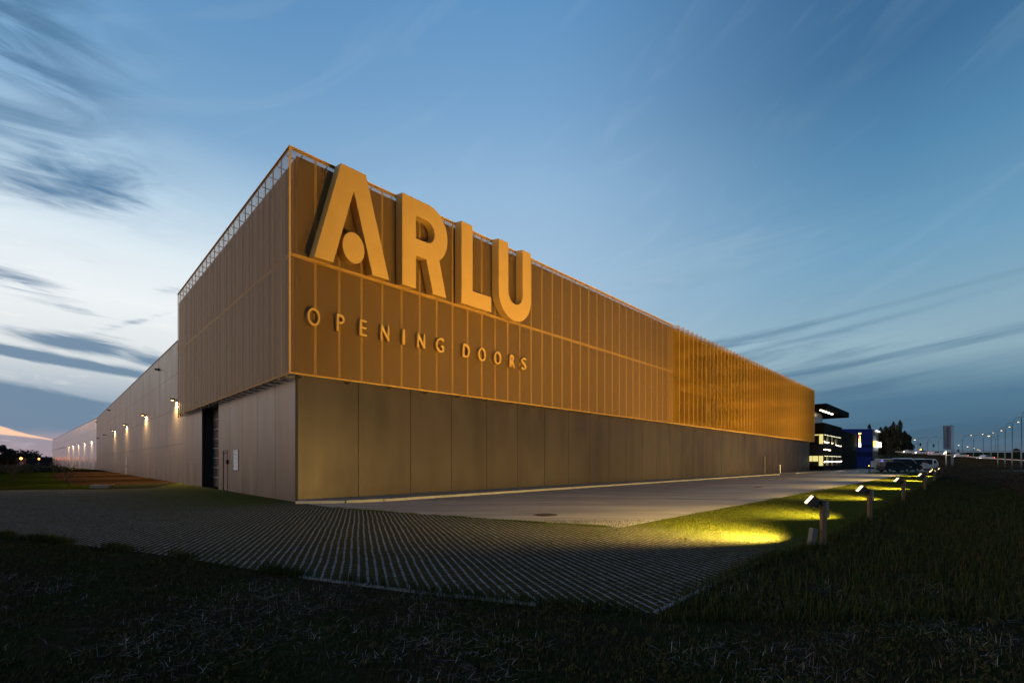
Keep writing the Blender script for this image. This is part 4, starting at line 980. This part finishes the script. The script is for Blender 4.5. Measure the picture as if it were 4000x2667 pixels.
def tree(X, Y, H, rad, label, narrow=True, n=5000, z0=0.0, group=None, ls=.22):
    t = empty('tree', (X, Y, z0), 0, label, 'tree', group)
    b = MB(); b.tube([(0,0,-.2),(.1,0,H*.3),(0,.1,H*.65),(.05,0,H*.93)], [.03*H*.55,.022*H*.55,.012*H*.5,.02], 8)
    cl = []; ncl = 26; lead = []
    if narrow:      # several upright leaders, each a tapering plume
        nl = 1 if rad < 1.7 else 7
        for j in range(nl):
            a_ = j*2.4+random.random(); rr = 0 if j == 0 else rad*random.uniform(.45,.85); th_ = H*(.985 if j == 0 else random.uniform(.62,.93))
            bx_, by_ = rr*math.cos(a_), rr*math.sin(a_)
            b.tube([(0,0,H*.06),(bx_*.8,by_*.8,H*.3),(bx_,by_,th_*.97)], [.10,.07,.012], 5)
            lead.append((bx_, by_, th_, rad*(.44 if nl > 1 else .7), random.random()*6.28))
            for i in range(12):
                f_ = .15+.07*i; a2 = random.random()*6.28; q2 = rad*.55*(1-f_**2)
                b.tube([(bx_*f_,by_*f_,th_*f_*.9),(bx_+q2*math.cos(a2),by_+q2*math.sin(a2),th_*min(1,f_+.07))], [.03,.008], 4)
    else:
      for i in range(ncl):
        hfrac = .12+.85*(i/ncl)**.9; a_ = i*2.4+random.random(); rr = rad*(math.sin(math.pi*min(1,hfrac*.92+.05))**.7)*random.uniform(.35,.95)
        tip = (rr*math.cos(a_), rr*math.sin(a_), H*min(.98, hfrac+.06)); cl.append((tip, rad*random.uniform(.28,.5)*(1.1-hfrac*.5)))
        b.tube([(0,0,H*hfrac*.8), (tip[0]*.5,tip[1]*.5,H*hfrac*.92), tip], [.05,.035,.012], 5)
    b.build('trunk', BK, t)
    pts = []
    for k_ in range(n):
        if narrow:
            bx_, by_, th_, wj, ph = lead[random.randrange(len(lead))]
            f_ = .06+.94*random.random()**.85; a2 = random.random()*6.28
            lump = .72+.28*math.sin(3*a2+ph+f_*9)+.22*math.sin(f_*23+ph)
            q2 = wj*min(1, 1.9*(1-f_**7))*(.55+.45*min(1,f_*2.5))*lump*math.sqrt(random.random())+.10*random.random()
            pts.append((bx_+q2*math.cos(a2), by_+q2*math.sin(a2), th_*f_+random.gauss(0,.12))); continue
        (cx_, cy_, cz_), r_ = cl[random.randrange(len(cl))]; u_ = np.array([random.gauss(0,1) for _ in range(3)]); u_ /= np.linalg.norm(u_); u_ *= r_*random.random()**.45
        pts.append((cx_+u_[0], cy_+u_[1], cz_+u_[2]))
    pts = np.array(pts); pts[:,2] = np.clip(pts[:,2], .3, None)
    leaf_mesh('crown', pts, ls, LV, t, up=1.5 if narrow else 0); return t
tr = [(3396,1655,185,1.4,'thin treetop rising behind the blue building roof'),(3440,1668,170,2.6,'dark poplar directly right of the blue building'),(3462,1664,172,2.8,'dark poplar, second right of the blue building'),
      (3490,1646,168,2.7,'broad tall dark poplar in the middle of the group'),(3516,1640,170,2.1,'tallest, slim spiky poplar of the group'),(3533,1682,172,2.6,'lower feathery poplar at the right end of the group'),(3552,1722,175,1.6,'small sparse young tree at the right foot of the poplars')]
for px_, py_, Y_, rd, l_ in tr:
    H_ = EYE+(HY-py_)/F*Y_; tree((px_-CX)/F*Y_, Y_, H_, rd, l_, n=1300 if rd < 1.7 else 11000, group='poplars beyond the blue building', ls=.27)
# dark shrub mass at the foot of the poplars
def scrub(name, a, b_, hgt, dep, n, size, kind='stuff', mats=LV, label=None, cat=None):
    t_ = rng.random(n); A_, B_ = np.array(a), np.array(b_); base_ = A_[None,:]*(1-t_[:,None])+B_[None,:]*t_[:,None]
    hv = hgt*(0.65+.35*np.sin(t_*41)*np.sin(t_*17+1)+.1*rng.normal(size=n)*.5)
    zz = np.abs(rng.random(n)**.7)*hv; off = rng.normal(size=(n,2))*dep*.35
    pts = np.stack([base_[:,0]+off[:,0], base_[:,1]+off[:,1], zz], 1)
    o = leaf_mesh(name, pts, size, mats); tag(o, label, cat, kind=kind); return o
scrub('shrubs', (.81*162, 162), (.868*160, 160), 4.2, 3, 9000, .3, label='dark undergrowth at the foot of the poplars', cat='shrubs')
tree(*((3971-CX)/F*255, 255), 8.8, 2.2, 'lone dark bushy tree on the skyline between the curved street lamps', narrow=False, n=3000, z0=0, ls=.3)
scrub('hedge', P(3690,1804,62)[:2], P(4250,1804,20)[:2], 1.4, 3.0, 70000, .035, label='dark brown hedge bank along the right edge', cat='hedge', mats=[LV[2], mat('dead_leaf', (.04,.022,.012), .9), LV[0]])
scrub('shrubs', P(3400,1804,64)[:2], P(3600,1804,64)[:2], .35, .6, 900, .06, label='low green plants on the island before the parked cars', cat='plants', mats=[mat('fresh_green', (.10,.16,.03), .7), LV[1]])
# left side
for px_, py_, Y_, rd, l_ in ((-90,1728,110,2.6,'bushy tree cut by the left edge'),(-5,1740,112,2.1,'dark bush-like tree at the far left'),(36,1757,118,1.8,'lower dark tree, right of the far left bush')):
    H_ = EYE+(HY-py_)/F*Y_; tree((px_-CX)/F*Y_, Y_, H_, rd, l_, narrow=False, n=5000, group='trees at the far left', ls=.16)
scrub('woods', P(40,1804,420)[:2], P(140,1804,430)[:2], 13, 8, 5000, .8, label='distant dark wood behind the low buildings', cat='wood')
scrub('woods', P(120,1804,600)[:2], P(230,1804,620)[:2], 9, 14, 5000, 1.2, label='far low tree line on the left horizon', cat='wood', mats=[mat('hazy_leaf', (.05,.06,.07), .9)])
scrub('shrubs', P(-60,1804,62)[:2], P(205,1804,90)[:2], 1.3, 3, 9000, .12, label='rough low undergrowth before the low buildings', cat='shrubs')
# low buildings at left
def low_b(px0, px1, py_top, Y_, label, pan):
    a_ = P(px0, py_top, Y_); w_ = (px1-px0)/F*Y_; t = empty('farm_building', (a_.x, Y_, 0), 0, label, 'building', 'low buildings at the far left')
    b = MB(); b.box((0,0,0),(w_,10,a_.z)); b.build('wall', mat('dark_brick', (.035,.022,.025), .8), t)
    b = MB(); b.box((-.3,-.3,a_.z),(w_+.3,10.3,a_.z+.4)); b.build('roof', mat('dark_roof', (.02,.02,.025), .7), t)
    for (u0, u1, z0, z1) in pan: b = MB(); b.box((w_*u0,-.06,a_.z*z0),(w_*u1,0,a_.z*z1)); b.build('door', mat('faded_red_panel', (.20,.075,.07), .7), t)
low_b(58, 102, 1793, 190, 'black low shed with an orange lamp, at the foot of the left trees', [(.5,.8,.1,.6)])
low_b(103, 138, 1792, 200, 'low building with a wide faded red front', [(.1,.95,.35,.95)]); low_b(140, 208, 1792, 205, 'long low building with several faded red doors beside the steel hall', [(.05,.2,.1,.55),(.25,.65,.05,.4),(.42,.66,.55,.85),(.7,.86,.1,.6)])
for px_, py_, l_ in ((82,1790,'larger glowing orange lamp over the black shed'),(152,1792,'smaller orange lamp over the long low building')):
    p = P(px_, py_, 188); t = empty('yard_lamp', (p.x, p.y, 0), 0, l_, 'lamp', 'orange yard lamps')
    b = MB(); b.tube([(0,0,0),(0,0,p.z)], .07, 6); b.build('pole', M['galv'], t); b = MB(); rr = .42 if px_ == 82 else .28
    b.tube([(0,0,p.z-rr),(0,0,p.z-.6*rr),(0,0,p.z+.6*rr),(0,0,p.z+rr)], [.3*rr,rr,rr,.3*rr], 10); b.build('globe', M['orange'], t)
# saplings by the verge
for i, (px_, py_, hh_) in enumerate(((268,1900,1.7),(215,1872,1.8),(60,1880,1.3))):
    X, Y = G(px_, py_); t = empty('sapling', (X, Y, 0), 0, ['bare sapling just above the concrete block','thin bare sapling left of the block','short bare sapling near the left edge','tall bare sapling before the low buildings','low leafy sapling before the steel hall','farthest sapling at the brown track'][i], 'sapling', 'saplings on the left verge')
    b = MB(); tips = []
    for j in range(9):
        a_ = random.random()*6.28; e_ = Vector((math.cos(a_)*.35, math.sin(a_)*.35, hh_*random.uniform(.7,1.0))); z_ = random.uniform(.0,.3)*hh_
        b.tube([(0,0,0),(e_.x*.3,e_.y*.3,z_+.3),e_], [.008,.006,.003], 5); tips.append(e_)
    b.build('stem', BK, t)
    pts = np.array([tips[random.randrange(9)]*random.uniform(.45,1)+Vector((random.gauss(0,.06),random.gauss(0,.06),0)) for _ in range(220)]); leaf_mesh('leaves', pts, .03, LV, t)

# ================================================================== GRASS (numpy blades)
def inside(poly, x, y):
    r_ = np.zeros(len(x), bool); n = len(poly); j = n-1
    for i in range(n):
        xi, yi = poly[i][0], poly[i][1]; xj, yj = poly[j][0], poly[j][1]
        c = ((yi > y) != (yj > y)) & (x < (xj-xi)*(y-yi)/(yj-yi+1e-12)+xi); r_ ^= c; j = i
    return r_
def blades(name, X, Y, h, wd, lean, mats, wts, label, cat, z0=0.0, flat=None):
    n = len(X); az_ = rng.uniform(0,2*np.pi,n); hh_ = h*rng.uniform(.5,1.4,n); ln = hh_*lean*rng.uniform(.2,1.3,n)
    if flat is not None: ln = np.where(flat, hh_*1.0, ln); hz = np.where(flat, hh_*rng.uniform(.02,.3,n), hh_)
    else: hz = hh_
    dx, dy = np.cos(az_), np.sin(az_); sx, sy = -dy*wd*.5, dx*wd*.5
    z = np.full(n, z0) + (np.where(flat, rng.uniform(.02,.06,n), 0) if flat is not None else 0)
    p0 = np.stack([X-sx, Y-sy, z],1); p1 = np.stack([X+sx, Y+sy, z],1)
    mxx, myy = X+dx*ln*.4, Y+dy*ln*.4; p2 = np.stack([mxx+sx*.8, myy+sy*.8, z+hz*.6],1); p3 = np.stack([mxx-sx*.8, myy-sy*.8, z+hz*.6],1)
    p4 = np.stack([X+dx*ln, Y+dy*ln, z+hz],1)
    v_ = np.stack([p0,p1,p2,p3,p4],1).reshape(-1,3).astype(np.float32)
    me = bpy.data.meshes.new(name); me.vertices.add(5*n); me.vertices.foreach_set('co', v_.ravel())
    b5 = (np.arange(n)*5)[:,None]; idx = (b5+np.array([0,1,2,3,3,2,4])[None,:]).ravel().astype(np.int32)
    me.loops.add(7*n); me.loops.foreach_set('vertex_index', idx); me.polygons.add(2*n)
    ls = (np.arange(n)*7)[:,None]+np.array([0,4])[None,:]; me.polygons.foreach_set('loop_start', ls.ravel().astype(np.int32))
    me.polygons.foreach_set('loop_total', np.tile([4,3], n).astype(np.int32))
    for m in mats: me.materials.append(m)
    mi = rng.choice(len(mats), n, p=wts); me.polygons.foreach_set('material_index', np.repeat(mi,2).astype(np.int32)); me.update(); me.validate()
    o = bpy.data.objects.new(name, me); col.objects.link(o); tag(o, label, cat, kind='stuff'); return o
def clump(x, y, s, seed, thr, soft=.35):     # cheap value noise to thin blades out in patches
    r2 = np.random.default_rng(seed); k_ = r2.normal(size=(14,2))*s; ph = r2.uniform(0,6.28,14); a = np.zeros(len(x))
    for i in range(14): a += np.sin(x*k_[i,0]+y*k_[i,1]+ph[i])
    return a/3.7+rng.normal(0,soft,len(x)) > thr
GM = [mat('grass_dark', (.017,.025,.007), .9, spec=.12), mat('grass_green', (.034,.050,.011), .9, spec=.12), mat('grass_olive', (.056,.050,.016), .9, spec=.12), mat('grass_brown', (.075,.050,.026), .9, spec=.12)]
LG = [mat('lawn_yellow', (.125,.108,.009), .8, spec=.1), mat('lawn_green', (.065,.085,.007), .8, spec=.1), mat('lawn_olive', (.085,.085,.010), .85, spec=.1)]
ST = [mat('straw_pale', (.38,.36,.35), .8), mat('straw_grey', (.17,.15,.14), .8), mat('straw_dark', (.09,.075,.06), .8)]
pavpoly = [(v.co.x, v.co.y) for v in paving.data.vertices]
def region(n, x0, x1, y0, y1, power=1.0):
    y_ = y0+(y1-y0)*rng.random(n)**power; x_ = rng.uniform(x0,x1,n); return x_, y_
def infov(x, y, m_=1.16): return np.abs(x) < y*m_+.6
# foreground stubble field
x_, y_ = region(330000, -16, 14, 2.7, 12.5, 1.5); k_ = infov(x_,y_) & ~inside(pavpoly,x_,y_) & (y_ < 12.5); x_, y_ = x_[k_], y_[k_]
c_ = clump(x_,y_,2.2,1,-.55) ; blades('grass', x_[c_], y_[c_], .036, .006, .9, GM, [.4,.2,.2,.2], 'dark short field grass in the foreground', 'grass')
x_, y_ = region(22000, -9, 9, 2.7, 6.4, 1.25); k_ = infov(x_,y_) & ~inside(pavpoly,x_,y_) & clump(x_,y_,2.6,3,.15); x_, y_ = x_[k_], y_[k_]
fl_ = rng.random(len(x_)) < .86
blades('straw', x_, y_, .10, .0030, .3, ST, [.2,.45,.35], 'pale dead straw lying on the dark foreground field', 'straw', flat=fl_)
# leafy weed rosettes in the field
cx_, cy_ = region(2600, -14, 12, 2.8, 10.5, 1.3); k_ = infov(cx_,cy_) & ~inside(pavpoly,cx_,cy_) & clump(cx_,cy_,1.2,21,.1,.5); cx_, cy_ = cx_[k_], cy_[k_]
m_ = rng.integers(10, 34, len(cx_)); sz_ = rng.uniform(.02, .085, len(cx_)); ii = np.repeat(np.arange(len(cx_)), m_); an = rng.uniform(0, 6.28, len(ii)); ra = np.sqrt(rng.random(len(ii)))*sz_[ii]
wd_ = leaf_mesh('weeds', np.stack([cx_[ii]+ra*np.cos(an), cy_[ii]+ra*np.sin(an), .012+rng.random(len(ii))*.055*(1.2-ra/sz_[ii])], 1), .013, [GM[1], GM[2], GM[3], mat('weed_leaf', (.045,.065,.014), .8, spec=.15)])
tag(wd_, 'small leafy weeds dotted through the dark foreground field', 'weeds', kind='stuff')
# rough grass to the right of the posts
x_, y_ = region(230000, 1.5, 46, 4.6, 42, 1.7)
lx_, ly_ = (x_-P0[0])*U[0]+(y_-P0[1])*U[1], (x_-P0[0])*V[0]+(y_-P0[1])*V[1]
k_ = infov(x_,y_) & ~inside(pavpoly,x_,y_) & (ly_ < -16.6); x_, y_ = x_[k_], y_[k_]
blades('grass', x_, y_, .13, .010, .6, GM, [.35,.4,.2,.05], 'long dark rough grass on the right behind the floodlight posts', 'grass')
# taller tufts along the paving's outer edges
ex, ey = [], []
for a_, b_, dn in [(pv_near[i], pv_near[i+1], (900,900,380,420,600)[i]) for i in range(5)]+[(pv_near[-1], pv_right[0], 130), (pv_right[0], pv_right[1], 330), (pv_right[1], pv_right[2], 700), (pv_right[2], tuple(lamp0+Vector(U)*22), 6500)]:
    ln = math.hypot(b_[0]-a_[0], b_[1]-a_[1]); m_ = int(dn*min(ln, 7)) if dn < 5000 else dn; t_ = rng.random(m_); ex.append(a_[0]+(b_[0]-a_[0])*t_+rng.normal(0,.07,m_)); ey.append(a_[1]+(b_[1]-a_[1])*t_+rng.normal(0,.07,m_))
x_, y_ = np.concatenate(ex), np.concatenate(ey); k_ = clump(x_,y_,2.6,8,.12); blades('grass', x_[k_], y_[k_], .12, .007, .55, GM, [.45,.4,.15,0], 'taller grass tufts spilling over the edge of the paving', 'grass')
# lawn
x_, y_ = region(300000, -4, 40, 5, 46, 1.6)
lx_, ly_ = (x_-P0[0])*U[0]+(y_-P0[1])*U[1], (x_-P0[0])*V[0]+(y_-P0[1])*V[1]
pr_ = np.clip((lx_-.3)/4.5, 0, 1)
k_ = infov(x_,y_) & inside(pavpoly,x_,y_) & (ly_ < -13.0) & (rng.random(len(x_)) < pr_); x_, y_ = x_[k_], y_[k_]
blades('lawn', x_, y_, .032, .007, .9, LG, [.4,.4,.2], 'short lawn grass grown through the paving in the floodlight', 'lawn', z0=.004)
# sparse blades and weeds in the grid
x_, y_ = region(150000, -22, 6, 4.8, 22, 1.3); k_ = infov(x_,y_) & inside(pavpoly,x_,y_) & clump(x_,y_,3.2,5,.2); x_, y_ = x_[k_], y_[k_]
blades('grass', x_, y_, .018, .006, .8, [GM[2], GM[1], mat('grid_grass', (.06,.045,.015), .9)], [.4,.2,.4], 'short grass patches in the cells of the paving', 'grass', z0=.004)
# weed fringe where the apron meets the paving
ex, ey = [], []
for a_, b_ in ((tuple(EA), G(2000,2034)), (G(2000,2034), G(1527,2000)), (G(1527,2000), G(1310,1983)), (tuple(EA), tuple(EA+Vector(U)*30))):
    m_ = 3500; t_ = rng.random(m_); ex.append(a_[0]+(b_[0]-a_[0])*t_+rng.normal(0,.05,m_)); ey.append(a_[1]+(b_[1]-a_[1])*t_+rng.normal(0,.05,m_)-.04)
x_, y_ = np.concatenate(ex), np.concatenate(ey); k_ = clump(x_,y_,3,9,-.1)
blades('weeds', x_[k_], y_[k_], .03, .007, .8, LG+[GM[1]], [.1,.3,.1,.5], 'low weeds along the edge of the grey apron', 'weeds', z0=.008)
print('objects', len(sc.objects))
